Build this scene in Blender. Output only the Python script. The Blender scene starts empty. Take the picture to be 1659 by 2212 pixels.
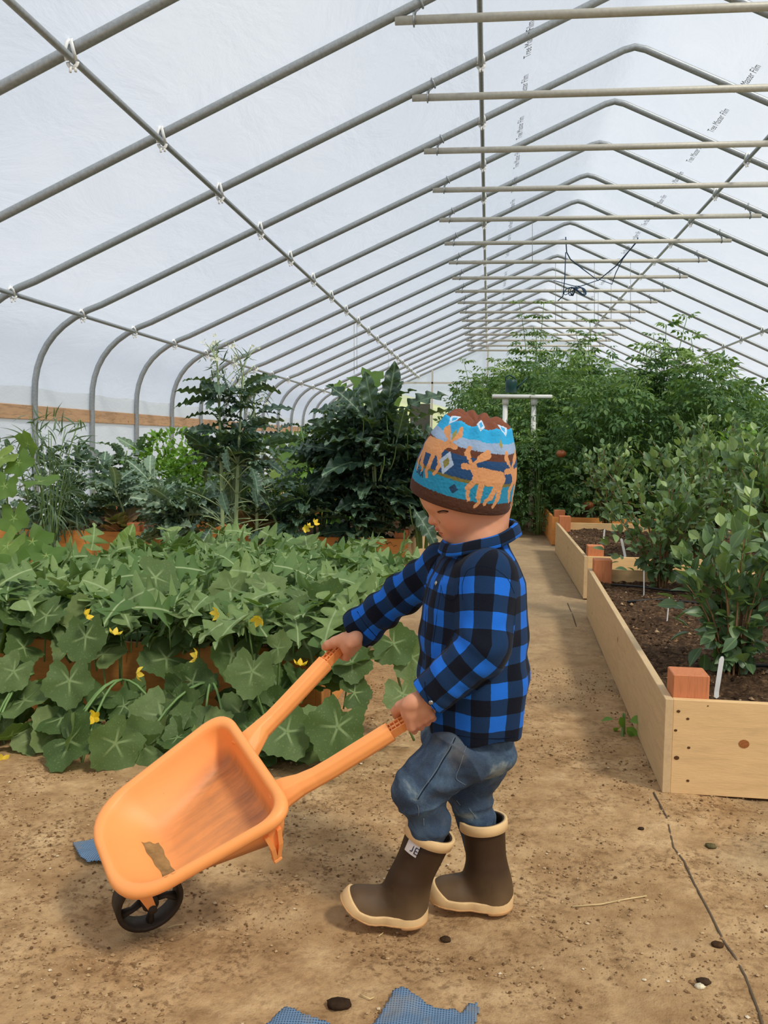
import bpy, math, random
import numpy as np
from mathutils import Vector, Matrix
from mathutils.bvhtree import BVHTree
from mathutils import noise as mnoise
random.seed(5)
sc = bpy.context.scene
COL = sc.collection
# ------------------------------------------------------------------ camera
FL, YAW, PIT, ROL, CH = 1973.46, -.1127, -.0778, .0133, .88
_f = np.array([math.sin(YAW)*math.cos(PIT), math.cos(YAW)*math.cos(PIT), math.sin(PIT)])
_r = np.array([math.cos(YAW), -math.sin(YAW), 0.0]); _u = np.cross(_r, _f)
RX = _r*math.cos(ROL)+_u*math.sin(ROL); UX = -_r*math.sin(ROL)+_u*math.cos(ROL); FX = _f
CP = np.array([0, 0, CH])
cam_d = bpy.data.cameras.new('camera'); cam = bpy.data.objects.new('camera', cam_d); COL.objects.link(cam)
cam_d.sensor_fit = 'HORIZONTAL'; cam_d.sensor_width = 36.0; cam_d.lens = FL/1659*36.0
cam_d.clip_start = .05; cam_d.clip_end = 500
cam.matrix_world = Matrix(((RX[0], UX[0], -FX[0], 0), (RX[1], UX[1], -FX[1], 0), (RX[2], UX[2], -FX[2], CH), (0, 0, 0, 1)))
sc.camera = cam
sc.view_settings.view_transform = 'Standard'; sc.view_settings.look = 'None'
sc.view_settings.exposure = 0.0; sc.view_settings.gamma = 1.0; sc.view_settings.use_curve_mapping = False
sc.cycles.use_denoising = True
sc.cycles.max_bounces = 8; sc.cycles.transparent_max_bounces = 12
sc.cycles.caustics_reflective = False; sc.cycles.caustics_refractive = False
sc.cycles.sample_clamp_indirect = 4.0
# ------------------------------------------------------------------ sky and sun
SKY = 1.02
w = bpy.data.worlds.new('world'); sc.world = w; w.use_nodes = True
nt = w.node_tree; nt.nodes.clear()
out = nt.nodes.new('ShaderNodeOutputWorld'); bg = nt.nodes.new('ShaderNodeBackground')
tc = nt.nodes.new('ShaderNodeTexCoord'); nz = nt.nodes.new('ShaderNodeTexNoise'); rp = nt.nodes.new('ShaderNodeValToRGB')
nz.inputs['Scale'].default_value = 2.2; nz.inputs['Detail'].default_value = 4
rp.color_ramp.elements[0].position = .35; rp.color_ramp.elements[0].color = (.60, .665, .78, 1)
rp.color_ramp.elements[1].position = .68; rp.color_ramp.elements[1].color = (.86, .89, .935, 1)
nt.links.new(tc.outputs['Generated'], nz.inputs['Vector']); nt.links.new(nz.outputs['Fac'], rp.inputs['Fac'])
nt.links.new(rp.outputs['Color'], bg.inputs['Color']); bg.inputs['Strength'].default_value = SKY
nt.links.new(bg.outputs[0], out.inputs[0])
SUN_FROM = Vector((.62, -.52, .95)).normalized()
sl = bpy.data.lights.new('sun', 'SUN'); sun = bpy.data.objects.new('sun', sl); COL.objects.link(sun)
sun.rotation_euler = (SUN_FROM).to_track_quat('Z', 'Y').to_euler(); sl.energy = 5.0; sl.angle = math.radians(9); sl.color = (1, .93, .80)

# ------------------------------------------------------------------ helpers
def at(x, y, Y):
    d = FX+RX*(x-829.5)/FL-UX*(y-1106)/FL
    return CP+d*(Y/d[1])
def gr(x, y, z=0.0):
    d = FX+RX*(x-829.5)/FL-UX*(y-1106)/FL
    return CP+d*((z-CH)/d[2])
def nrm(v): v = np.asarray(v, float); return v/np.linalg.norm(v)
def tag(o, label=None, cat=None, group=None, kind=None):
    if label: o['label'] = label
    if cat: o['category'] = cat
    if group: o['group'] = group
    if kind: o['kind'] = kind
    return o
def empty(name, loc, rz=0, **k):
    o = bpy.data.objects.new(name, None); COL.objects.link(o); o.location = loc; o.rotation_euler.z = rz
    o.empty_display_size = .1
    return tag(o, **k)
class MB:
    def __init__(s): s.v = []; s.f = []; s.n = 0; s.at = {}; s.mi = []
    def add(s, V, F, mi=0, **attrs):
        V = np.asarray(V, float).reshape(-1, 3); s.v.append(V)
        for q in F: s.f.append([int(i)+s.n for i in q])
        s.mi += [mi]*len(F)
        for k, a in attrs.items(): s.at.setdefault(k, []).append((s.n, np.asarray(a, float)))
        s.n += len(V); return s
    def box(s, lo, hi, mi=0, bev=0.0):
        x0, y0, z0 = lo; x1, y1, z1 = hi
        if bev <= 0:
            V = [(x, y, z) for z in (z0, z1) for y in (y0, y1) for x in (x0, x1)]
            return s.add(V, [(0, 2, 3, 1), (4, 5, 7, 6), (0, 1, 5, 4), (2, 6, 7, 3), (0, 4, 6, 2), (1, 3, 7, 5)], mi)
        b = bev; bm_v = []; 
        rings = []
        for z, i in ((z0, b), (z0+b, 0), (z1-b, 0), (z1, b)):
            rings.append([(x0+i+b, y0+i, z), (x1-i-b, y0+i, z), (x1-i, y0+i+b, z), (x1-i, y1-i-b, z), (x1-i-b, y1-i, z), (x0+i+b, y1-i, z), (x0+i, y1-i-b, z), (x0+i, y0+i+b, z)])
        return s.loft(rings, mi, True, True)
    def loft(s, rings, mi=0, cap0=False, cap1=False, closed=True, **attrs):
        n = len(rings[0]); V = [p for r in rings for p in r]; F = []
        for a in range(len(rings)-1):
            for i in range(n if closed else n-1):
                j = (i+1) % n; F.append((a*n+i, a*n+j, (a+1)*n+j, (a+1)*n+i))
        if cap0: F.append(tuple(range(n-1, -1, -1)))
        if cap1: F.append(tuple((len(rings)-1)*n+i for i in range(n)))
        return s.add(V, F, mi, **attrs)
    def tube(s, pts, r, n=10, mi=0, cap=True, flat=1.0, up=None):
        pts = [np.asarray(p, float) for p in pts]; m = len(pts)
        rs = [r]*m if np.isscalar(r) else list(r)
        T = [nrm(pts[min(i+1, m-1)]-pts[max(i-1, 0)]) for i in range(m)]
        ref = np.array([0, 0, 1.]) if up is None else np.asarray(up, float)
        if abs(T[0] @ ref) > .95: ref = np.array([1., 0, 0])
        N = nrm(ref-T[0]*(ref @ T[0])); rings = []
        for i in range(m):
            N = nrm(N-T[i]*(N @ T[i])); B = np.cross(T[i], N)
            rings.append([pts[i]+rs[i]*(math.cos(2*math.pi*j/n)*N*flat+math.sin(2*math.pi*j/n)*B) for j in range(n)])
        return s.loft(rings, mi, cap, cap)
    def build(s, name, mats, parent=None, smooth=True, loc=None):
        me = bpy.data.meshes.new(name)
        V = np.concatenate(s.v) if s.v else np.zeros((0, 3))
        me.from_pydata(V.tolist(), [], s.f)
        mats = mats if isinstance(mats, (list, tuple)) else [mats]
        for m in mats: me.materials.append(m)
        if len(mats) > 1: me.polygons.foreach_set('material_index', s.mi)
        me.polygons.foreach_set('use_smooth', [smooth]*len(me.polygons))
        me.update()
        return link(name, me, parent, loc)
def link(name, me, parent=None, loc=None):
    o = bpy.data.objects.new(name, me); COL.objects.link(o)
    if parent: o.parent = parent
    if loc is not None: o.location = loc
    return o
def fastmesh(name, V, F, mat, smooth=True, fattr=None, cattr=None, uv2=None, cuv=None):
    """F: list of int arrays (n,k)"""
    me = bpy.data.meshes.new(name)
    me.vertices.add(len(V)); me.vertices.foreach_set('co', np.asarray(V, np.float32).ravel())
    loops = np.concatenate([f.ravel() for f in F]).astype(np.int32)
    tot = np.concatenate([np.full(len(f), f.shape[1], np.int32) for f in F])
    st = np.concatenate([[0], np.cumsum(tot)[:-1]]).astype(np.int32)
    me.loops.add(len(loops)); me.loops.foreach_set('vertex_index', loops)
    me.polygons.add(len(tot)); me.polygons.foreach_set('loop_start', st)
    me.update(calc_edges=True)
    me.polygons.foreach_set('use_smooth', [smooth]*len(tot))
    for k, a in (fattr or {}).items():
        t = me.attributes.new(k, 'FLOAT', 'POINT'); t.data.foreach_set('value', np.asarray(a, np.float32))
    for k, a in (uv2 or {}).items():
        t = me.attributes.new(k, 'FLOAT2', 'POINT'); t.data.foreach_set('vector', np.asarray(a, np.float32).ravel())
    for k, a in (cuv or {}).items():
        t = me.attributes.new(k, 'FLOAT2', 'CORNER'); t.data.foreach_set('vector', np.asarray(a, np.float32).ravel())
    for k, a in (cattr or {}).items():
        t = me.attributes.new(k, 'FLOAT_COLOR', 'POINT'); t.data.foreach_set('color', np.asarray(a, np.float32).ravel())
    if isinstance(mat, (list, tuple)):
        for m in mat: me.materials.append(m)
    elif mat: me.materials.append(mat)
    return me
# ------------------------------------------------------------------ materials
def lin(r, g, b): return tuple(((c/255)/12.92 if c/255 <= .04045 else ((c/255+.055)/1.055)**2.4) for c in (r, g, b))+(1,)
class NT:
    def __init__(s, name):
        s.m = bpy.data.materials.new(name); s.m.use_nodes = True; s.t = s.m.node_tree; s.t.nodes.clear()
        s.out = s.n('ShaderNodeOutputMaterial')
    def n(s, typ, **k):
        o = s.t.nodes.new(typ)
        for a, b in k.items(): setattr(o, a, b)
        return o
    def l(s, a, b): s.t.links.new(a, b)
    def set(s, sock, v):
        if hasattr(v, 'is_linked') or isinstance(v, bpy.types.NodeSocket): s.l(v, sock)
        else: sock.default_value = v
    def coord(s, scale=(1, 1, 1), kind='Object'):
        c = s.n('ShaderNodeTexCoord'); m = s.n('ShaderNodeMapping'); m.inputs['Scale'].default_value = scale
        s.l(c.outputs[kind], m.inputs[0]); return m.outputs[0]
    def noise(s, vec, scale, detail=4, rough=.55, dist=0):
        o = s.n('ShaderNodeTexNoise'); s.l(vec, o.inputs['Vector']); o.inputs['Scale'].default_value = scale
        o.inputs['Detail'].default_value = detail; o.inputs['Roughness'].default_value = rough; o.inputs['Distortion'].default_value = dist
        return o.outputs['Fac']
    def ramp(s, fac, stops, interp='LINEAR'):
        o = s.n('ShaderNodeValToRGB'); s.l(fac, o.inputs[0]); e = o.color_ramp.elements; o.color_ramp.interpolation = interp
        while len(e) < len(stops): e.new(.5)
        for i, (p, c) in enumerate(stops): e[i].position = p; e[i].color = c if len(c) == 4 else tuple(c)+(1,)
        return o.outputs[0]
    def mix(s, fac, a, b, mode='MIX'):
        o = s.n('ShaderNodeMix', data_type='RGBA', blend_type=mode)
        s.set(o.inputs[0], fac); s.set(o.inputs[6], a); s.set(o.inputs[7], b); return o.outputs[2]
    def math(s, op, a, b=0.0, c=None):
        o = s.n('ShaderNodeMath', operation=op); s.set(o.inputs[0], a); s.set(o.inputs[1], b)
        if c is not None: s.set(o.inputs[2], c)
        return o.outputs[0]
    def bump(s, h, strength=.3, dist=.01):
        o = s.n('ShaderNodeBump'); o.inputs['Strength'].default_value = strength; o.inputs['Distance'].default_value = dist
        s.l(h, o.inputs['Height']); return o.outputs[0]
    def bsdf(s, color, rough=.6, spec=.4, metal=0, normal=None, **k):
        o = s.n('ShaderNodeBsdfPrincipled'); s.set(o.inputs['Base Color'], color); s.set(o.inputs['Roughness'], rough)
        o.inputs['Specular IOR Level'].default_value = spec; o.inputs['Metallic'].default_value = metal
        if normal is not None: s.l(normal, o.inputs['Normal'])
        for a, b in k.items(): s.set(o.inputs[a.replace('_', ' ')], b)
        return o.outputs[0]
    def fin(s, sh): s.l(sh, s.out.inputs[0]); return s.m
    def attr(s, name, out='Fac'):
        o = s.n('ShaderNodeAttribute'); o.attribute_name = name; return o.outputs[out]
def simple(name, c, rough=.6, spec=.4, metal=0, var=.15, scale=20, bump=0, **k):
    t = NT(name); v = t.coord(); f = t.noise(v, scale)
    c1 = tuple(x*(1-var) for x in c[:3])+(1,); c2 = tuple(min(1, x*(1+var)) for x in c[:3])+(1,)
    colr = t.ramp(f, [(.3, c1), (.7, c2)])
    nrmv = t.bump(t.noise(v, scale*8), bump, .002) if bump else None
    return t.fin(t.bsdf(colr, rough, spec, metal, nrmv, **k))
def mat_film(name='plastic_film', lo=.34):
    t = NT(name); v = t.coord((1, .45, 1))
    wr = t.noise(v, 2.2, 6, .6, .6); fine = t.noise(t.coord((3, 1, 3)), 9, 5, .6, .8)
    h = t.math('ADD', wr, t.math('MULTIPLY', fine, .07)); nb = t.bump(h, .5, .07)
    d = t.n('ShaderNodeBsdfDiffuse'); d.inputs[0].default_value = (.74, .77, .82, 1); t.l(nb, d.inputs['Normal'])
    tr = t.n('ShaderNodeBsdfTranslucent'); tr.inputs[0].default_value = (.80, .86, .94, 1); t.l(nb, tr.inputs['Normal'])
    tp = t.n('ShaderNodeBsdfTransparent'); tp.inputs[0].default_value = (.95, .965, .98, 1)
    gl = t.n('ShaderNodeBsdfGlossy'); gl.inputs['Roughness'].default_value = .25; t.l(nb, gl.inputs['Normal'])
    a = t.n('ShaderNodeMixShader'); a.inputs[0].default_value = .50; t.l(d.outputs[0], a.inputs[1]); t.l(tr.outputs[0], a.inputs[2])
    b = t.n('ShaderNodeMixShader'); t.l(t.math('MULTIPLY_ADD', wr, .30, lo), b.inputs[0]); t.l(tp.outputs[0], b.inputs[1]); t.l(a.outputs[0], b.inputs[2])
    c = t.n('ShaderNodeMixShader'); c.inputs[0].default_value = .04; t.l(b.outputs[0], c.inputs[1]); t.l(gl.outputs[0], c.inputs[2])
    return t.fin(c.outputs[0])
def mat_wood(name, c, knots=True, grain=(1, 1, 14), dark=.72, rough=.65):
    """pattern in object space: long grain along local X unless grain says otherwise"""
    t = NT(name); v = t.coord(grain)
    n1 = t.noise(v, 6, 5, .6, .7); n2 = t.noise(v, 40, 3, .5)
    cd = tuple(x*dark for x in c[:3])+(1,); cl = tuple(min(1, x*1.08) for x in c[:3])+(1,)
    colr = t.ramp(n1, [(.3, cd), (.5, c), (.75, cl)])
    colr = t.mix(t.math('MULTIPLY', n2, .22), colr, tuple(x*.55 for x in c[:3])+(1,))
    if knots:
        vo = t.n('ShaderNodeTexVoronoi'); t.l(t.coord((2.6, 2.6, 4.5)), vo.inputs['Vector']); vo.inputs['Scale'].default_value = 1.5
        k = t.ramp(vo.outputs['Distance'], [(.0, (1, 1, 1, 1)), (.06, (.8, .8, .8, 1)), (.085, (0, 0, 0, 1))])
        colr = t.mix(t.math('MULTIPLY', k, .8), colr, lin(120, 70, 35))
    return t.fin(t.bsdf(colr, rough, .3, 0, t.bump(n2, .15, .003)))
def mat_soil(name, c1, c2, c3, sc_=30):
    t = NT(name); v = t.coord()
    a = t.noise(v, sc_, 8, .7); b = t.noise(v, 4, 4)
    colr = t.ramp(a, [(.32, c1), (.5, c2), (.72, c3)])
    colr = t.mix(t.ramp(b, [(.4, (0, 0, 0)), (.7, (.5, .5, .5))]), colr, c1)
    return t.fin(t.bsdf(colr, .95, .15, 0, t.bump(a, .9, .02)))
def mat_leaf(name, ca, cb, cc=None, vein=None, veinw=.06, sidev=0, transl=.28, rough=.5, spec=.35, spots=0.0, yellow=0.0):
    """ca..cb over the plant's leaf-to-leaf variation; 'tint' is one random number per leaf, 'luv' the position on the leaf"""
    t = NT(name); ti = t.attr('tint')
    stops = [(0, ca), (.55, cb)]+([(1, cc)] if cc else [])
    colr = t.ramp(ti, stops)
    uv = t.attr('luv', 'Vector'); sx = t.n('ShaderNodeSeparateXYZ'); t.l(uv, sx.inputs[0])
    nv = t.noise(t.coord((1, 1, 1)), 60, 3)
    colr = t.mix(t.ramp(nv, [(.4, (0, 0, 0)), (.7, (.35, .35, .35))]), colr, tuple(x*.7 for x in cb[:3])+(1,))
    if vein:
        ay = t.math('ABSOLUTE', sx.outputs[1])
        m = t.ramp(ay, [(veinw*.4, (1, 1, 1)), (veinw, (0, 0, 0))])
        if sidev:
            # side veins as slanted stripes
            s2 = t.math('SUBTRACT', t.math('MULTIPLY', sx.outputs[0], sidev), t.math('MULTIPLY', ay, sidev*.9))
            s3 = t.math('ABSOLUTE', t.math('SUBTRACT', t.math('FRACT', s2), .5))
            m2 = t.ramp(s3, [(.0, (.55, .55, .55)), (.09, (0, 0, 0))])
            m = t.mix(1.0, m, m2, 'ADD')
        colr = t.mix(m, colr, vein)
    if spots:
        sp = t.noise(t.coord(), 220, 2, .5)
        colr = t.mix(t.ramp(sp, [(.60, (0, 0, 0)), (.72, (spots, spots, spots))]), colr, lin(190, 195, 130))
    p = t.bsdf(colr, rough, spec, 0)
    tr = t.n('ShaderNodeBsdfTranslucent'); t.set(tr.inputs[0], t.mix(.5, colr, lin(150, 190, 40)))
    mx = t.n('ShaderNodeMixShader'); mx.inputs[0].default_value = transl; t.l(p, mx.inputs[1]); t.l(tr.outputs[0], mx.inputs[2])
    return t.fin(mx.outputs[0])
M = {}
M['film'] = mat_film(); M['film_side'] = mat_film('double_film', .97)
M['steel'] = simple('galvanised_steel', lin(152, 157, 160), .40, .5, .35, .14, 60, .15)
M['steel_dull'] = simple('dull_galvanised_steel', lin(184, 180, 168), .5, .5, .15, .10, 40, .15)
M['strap'] = simple('white_plastic_strap', lin(235, 235, 232), .4, .5)
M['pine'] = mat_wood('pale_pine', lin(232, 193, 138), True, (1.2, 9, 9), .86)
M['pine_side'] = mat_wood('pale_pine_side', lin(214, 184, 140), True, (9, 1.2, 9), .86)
M['amber'] = mat_wood('shade_tinted_pine', lin(222, 150, 80), True, (1.2, 9, 9), .8)  # pine made deeper orange: shade under the plants is put into the colour
M['amber_side'] = mat_wood('shade_tinted_pine_side', lin(222, 150, 80), True, (9, 1.2, 9), .8)
M['post'] = mat_wood('fir_post', lin(208, 130, 86), False, (24, 24, 1.5), .72)
M['hip'] = mat_wood('weathered_board', lin(205, 165, 128), True, (9, 1.0, 9), .6)
M['bed_soil'] = mat_soil('bed_soil', lin(48, 35, 25), lin(94, 71, 52), lin(156, 124, 92), 55)
M['orange'] = None
M['white'] = simple('white_plastic', lin(240, 240, 236), .4, .5, 0, .03)
M['black'] = simple('black_plastic', lin(30, 30, 30), .45, .4)
M['rope'] = simple('blue_rope', lin(52, 74, 100), .8, .2, 0, .2, 200)
M['string'] = simple('grey_string', lin(150, 150, 145), .8, .2)
# ================================================================== the greenhouse
XC, ZR, SL = 1.129, 4.17, .455           # ridge x, ridge height, roof slope
S_, Y0 = 1.22, 8.0055                    # rib spacing, rib 0
YA, YB = Y0-9*S_, Y0+15*S_
def roof_profile(off=0.0, n=9):
    """right half then mirrored; returns list of (x, z) from left foot to right foot"""
    hw = 5.27+off
    L = [(-hw, -.05), (-hw, .4), (-hw, .8), (-hw, 1.22)]
    for i in range(1, n):
        t = i/n; a = (1-t)**2; b = 2*t*(1-t); c = t*t
        L.append((a*-hw+b*-hw+c*-4.62, a*1.25+b*1.86+c*(ZR+off*1.1-SL*4.62)))
    xs = [4.62, 4.0, 3.2, 2.4, 1.6, .9, .4, .18, .09]
    L += [(-x, ZR+off*1.1-SL*x) for x in xs]+[(0, ZR+off*1.1-.018)]
    R = [(-x, z) for x, z in L[:-1]][::-1]
    return [(XC+x, z) for x, z in L+R]
ribp = roof_profile(0)
rb = MB(); rb.tube([(x, 0, z) for x, z in ribp], .029, 14, up=(0, 1, 0)); rib0 = rb.build('arch_rib', M['steel'], loc=(0, Y0, 0))
tag(rib0, 'galvanised steel arch pipe carrying the plastic roof, one of the repeated hoops', 'pipe', 'arch ribs of the greenhouse')
for k in range(-8, 16):
    if k == 0: continue
    o = rib0.copy(); COL.objects.link(o); o.location = (0, Y0+k*S_, 0)
# cover film: one continuous sheet, wavy between ribs
pf = roof_profile(.045, 14)
ny = 24*8; ys = np.linspace(YA, YB+.03, ny+1)
V = np.array([[(x, y, z) for x, z in pf] for y in ys]); npf = len(pf)
ph = ((ys-Y0)/S_) % 1.0; sag = .018*np.sin(np.pi*ph)**2
rs = np.random.RandomState(3); wob = rs.randn(ny+1, npf)*.004
V[:, :, 2] -= sag[:, None]+np.abs(wob); V[:, :, 0] += (sag[:, None]*.6)*np.where(np.array([p[0] for p in pf]) < XC, 1, -1)
idx = np.arange((ny+1)*npf).reshape(ny+1, npf)
Q = np.stack([idx[:-1, :-1], idx[:-1, 1:], idx[1:, 1:], idx[1:, :-1]], -1)
iw = 4
Vf = V.reshape(-1, 3)
for nm, sl_ in (('ceiling', slice(iw, npf-1-iw)), ('wall_left', slice(0, iw)), ('wall_right', slice(npf-1-iw, npf-1))):
    q = Q[:, sl_].reshape(-1, 4); u_, inv = np.unique(q, return_inverse=True)
    o = link(nm, fastmesh(nm, Vf[u_], [inv.reshape(-1, 4)], M['film'] if nm == 'ceiling' else M['film_side'])); tag(o, kind='structure')
    if nm == 'ceiling': ceil = o
# end wall
b = MB(); pr = [(x, z) for x, z in roof_profile(.03) if z > -.1]
b.add([(x, YB+.05, z) for x, z in pr], [tuple(range(len(pr)))]); wb_ = b.build('wall_back', M['film'], smooth=False); tag(wb_, kind='structure')
def rz(x): return ZR-SL*abs(x-XC)
for i, (nm, lo, hi) in enumerate((('trim_1', (-4.1, YB-.06, 2.52), (6.36, YB-.01, 2.57)), ('trim_2', (-1.66, YB-.06, 0), (-1.61, YB-.01, rz(-1.63))), ('trim_3', (-.10, YB-.06, 0), (-.05, YB-.01, rz(-.07))), ('trim_4', (2.2, YB-.06, 0), (2.25, YB-.01, rz(2.2))), ('trim_5', (4.0, YB-.06, 0), (4.05, YB-.01, rz(4))), ('trim_6', (-2.95, YB-.06, 0), (-2.9, YB-.01, rz(-2.9))))):
    o = MB().box(lo, hi).build(nm, M['steel_dull'], smooth=False); tag(o, kind='structure')
dr = MB().box((-2.25, YB-.05, 0), (-1.68, YB-.02, 1.95)).build('door_1', simple('dark_door', lin(70, 72, 62), .6), smooth=False); tag(dr, kind='structure')
MB().box((-1.80, YB-.10, .95), (-1.77, YB-.05, 1.10)).build('door_handle', M['steel'], dr)
# printed text on the film
fc = bpy.data.curves.new('print', 'FONT'); fc.body = 'Tree Master Film'; fc.size = .085; fc.align_x = 'CENTER'
fo = bpy.data.objects.new('tmp', fc); COL.objects.link(fo); dg = bpy.context.evaluated_depsgraph_get()
fm = bpy.data.meshes.new_from_object(fo.evaluated_get(dg)); fm.name = 'printed_text'; bpy.data.objects.remove(fo)
fm.materials.clear(); fm.materials.append(simple('print_ink', lin(120, 124, 130), .7, .2))
for side in (-1, 1):
    y = YA+5.2
    while y < YB-1:
        o = link('printed_text', fm, ceil)
        x = XC+side*.88; z = ZR+.045*1.1-SL*.88-.045
        # text lies on the underside, baseline along the house
        ex = Vector((0, -1, 0)); ez = Vector((side*-SL, 0, -1)).normalized(); ey = ez.cross(ex)
        o.matrix_world = Matrix(((ex.x, ey.x, ez.x, x), (ex.y, ey.y, ez.y, y), (ex.z, ey.z, ez.z, z), (0, 0, 0, 1)))
        y += .93
# purlins with a white strap at each rib
def purlin(x, z, label, out):
    p = MB(); p.tube([(x, YA, z), (x, (YA+YB)/2, z), (x, YB-.05, z)], .0185, 12); o = p.build('purlin', M['steel']); tag(o, label, 'pipe')
    s0 = None
    for k in range(-5, 16):
        y = Y0+k*S_
        if s0 is None:
            b = MB(); q = []
            for i in range(11):
                a = math.pi*i/10; q.append((x+.024*math.cos(a+math.pi), 0, z-.012+.026*math.sin(a+math.pi)))
            top = rz(x)+.034
            for dx in (-1, 1): b.tube([(x+dx*.024, -.016, z-.012), (x+dx*.020, -.037, z+.03), (x+dx*.010, -.036, top-.012), (x+dx*.004, -.020, top+.006)], .010, 6, flat=.3, up=(0, 1, 0))
            b.tube(q, .011, 6, flat=.25, up=(0, 1, 0)); b.tube([(x-.008, -.006, z-.03), (x-.006, -.014, z-.066)], .007, 6); b.tube([(x+.012, .006, z-.03), (x+.014, .0, z-.058)], .007, 6)
            s0 = b.build('strap', M['strap'], o); s0.location = (0, y, 0)
        else:
            c = s0.copy(); COL.objects.link(c); c.parent = o; c.location = (0, y, 0)
    return o
purlin(XC-1.2435, 3.5876-.012, 'long grey pipe under the left roof slope, nearest the ridge', 0)
purlin(XC+1.2435, 3.5876-.012, 'long grey pipe under the right roof slope, nearest the ridge', 0)
purlin(XC-3.156, 2.7335-.045, 'long grey pipe running diagonally across the middle of left roof slope', 0)
purlin(XC+3.156, 2.7335-.045, 'long grey pipe low on the right roof slope, above the tomato plants', 0)
purlin(XC-4.799, 1.9908-.02, 'long grey eave pipe just above the curved leg bends on the left', 0)
# cross bars hanging from the ribs
cb = empty('cross_bar', (XC, Y0, 3.3505), label='straight grey cross bar hung level under the roof arches', cat='pipe', group='cross bars under the roof')
def cross_parts():
    L = 1.7315; p = MB(); p.tube([(-L, 0, 0), (0, 0, 0), (L, 0, 0)], .0255, 14); p.build('bar', M['steel_dull'], cb)
    for s in (-1, 1):
        b = MB(); x = s*(L-.11); top = ZR-SL*(L-.15)-3.3505; nn = np.array([SL*s, 0, 1])/math.hypot(SL, 1); rc = np.array([s*(L-.15), 0, top])
        b.tube([(x, -.026, -.026), (x, .026, -.026), (x, .03, .03), (x, -.026, .03), (x, -.027, -.026)], .006, 6)
        b.tube([(x, .0, .02), (x-s*.01, .0, .05), (x-s*.035, .0, top-.03)], .0085, 8)
        b.tube([rc+.034*(math.cos(a)*nn+math.sin(a)*np.array([0, 1, 0])) for a in [i*math.pi/6 for i in range(13)]], .007, 6, up=(1, 0, 0))
        b.build('hanger', M['steel'], cb)
cross_parts()
for k in range(-3, 15):
    if k == 0: continue
    o = cb.copy(); COL.objects.link(o); o.location = (XC, Y0+k*S_, 3.3505)
    for ch in list(cb.children):
        c = ch.copy(); COL.objects.link(c); c.parent = o
# hip board on the left and right
for sx, nm in ((-1, 'baseboard_left'), (1, 'baseboard_right')):
    x = XC+sx*5.305; b = MB()
    for k in range(-9, 15):
        y = Y0+k*S_+.5; b.box((x-.02, y+.003, 1.03), (x+.02, y+S_-.003, 1.16), bev=.004)
    tag(b.build(nm, M['hip'], smooth=False), kind='structure')
# ------------------------------------------------------------------ ground
def vn(x, y, f, seed):
    """cheap 2-D value noise on arrays"""
    rs = np.random.RandomState(seed); g = rs.rand(256, 256)
    X = x*f; Y = y*f; xi = np.floor(X).astype(int); yi = np.floor(Y).astype(int); fx = X-xi; fy = Y-yi
    fx = fx*fx*(3-2*fx); fy = fy*fy*(3-2*fy); xi &= 255; yi &= 255; x1 = (xi+1) & 255; y1 = (yi+1) & 255
    return (g[xi, yi]*(1-fx)+g[x1, yi]*fx)*(1-fy)+(g[xi, y1]*(1-fx)+g[x1, y1]*fx)*fy
def gheight(X, Y):
    h = (vn(X, Y, 2.2, 1)-.5)*.016+(vn(X, Y, 9, 2)-.5)*.008+(vn(X, Y, 34, 3)-.5)*.0045+(vn(X, Y, 90, 4)-.5)*.0026
    # loose dirt is lumpier in the middle of the aisle, flat on the cloth at the right
    m = np.clip(1.25-np.abs(X+.35)*.9, .25, 1); lump = np.clip(vn(X, Y, 5, 6)-.45, 0, 1)*2*m
    h = h*(.45+.55*m)+np.clip(vn(X, Y, 60, 5)-.62, 0, 1)*.020*lump
    return h-.006
gx = np.unique(np.round(np.concatenate([np.arange(-1.6, 1.3, .0065), np.arange(-4.3, -1.6, .08), np.arange(1.3, 6.7, .08)]), 4))
gy = np.unique(np.round(np.concatenate([np.arange(1.15, 3.0, .0065), np.arange(3.0, 8, .02), np.arange(8, 27, .25), np.arange(-4, 1.15, .08)]), 4))
GX, GY = np.meshgrid(gx, gy, indexing='ij'); GZ = gheight(GX, GY)
ix = np.arange(GX.size).reshape(GX.shape); q = np.stack([ix[:-1, :-1], ix[1:, :-1], ix[1:, 1:], ix[:-1, 1:]], -1).reshape(-1, 4)
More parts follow.
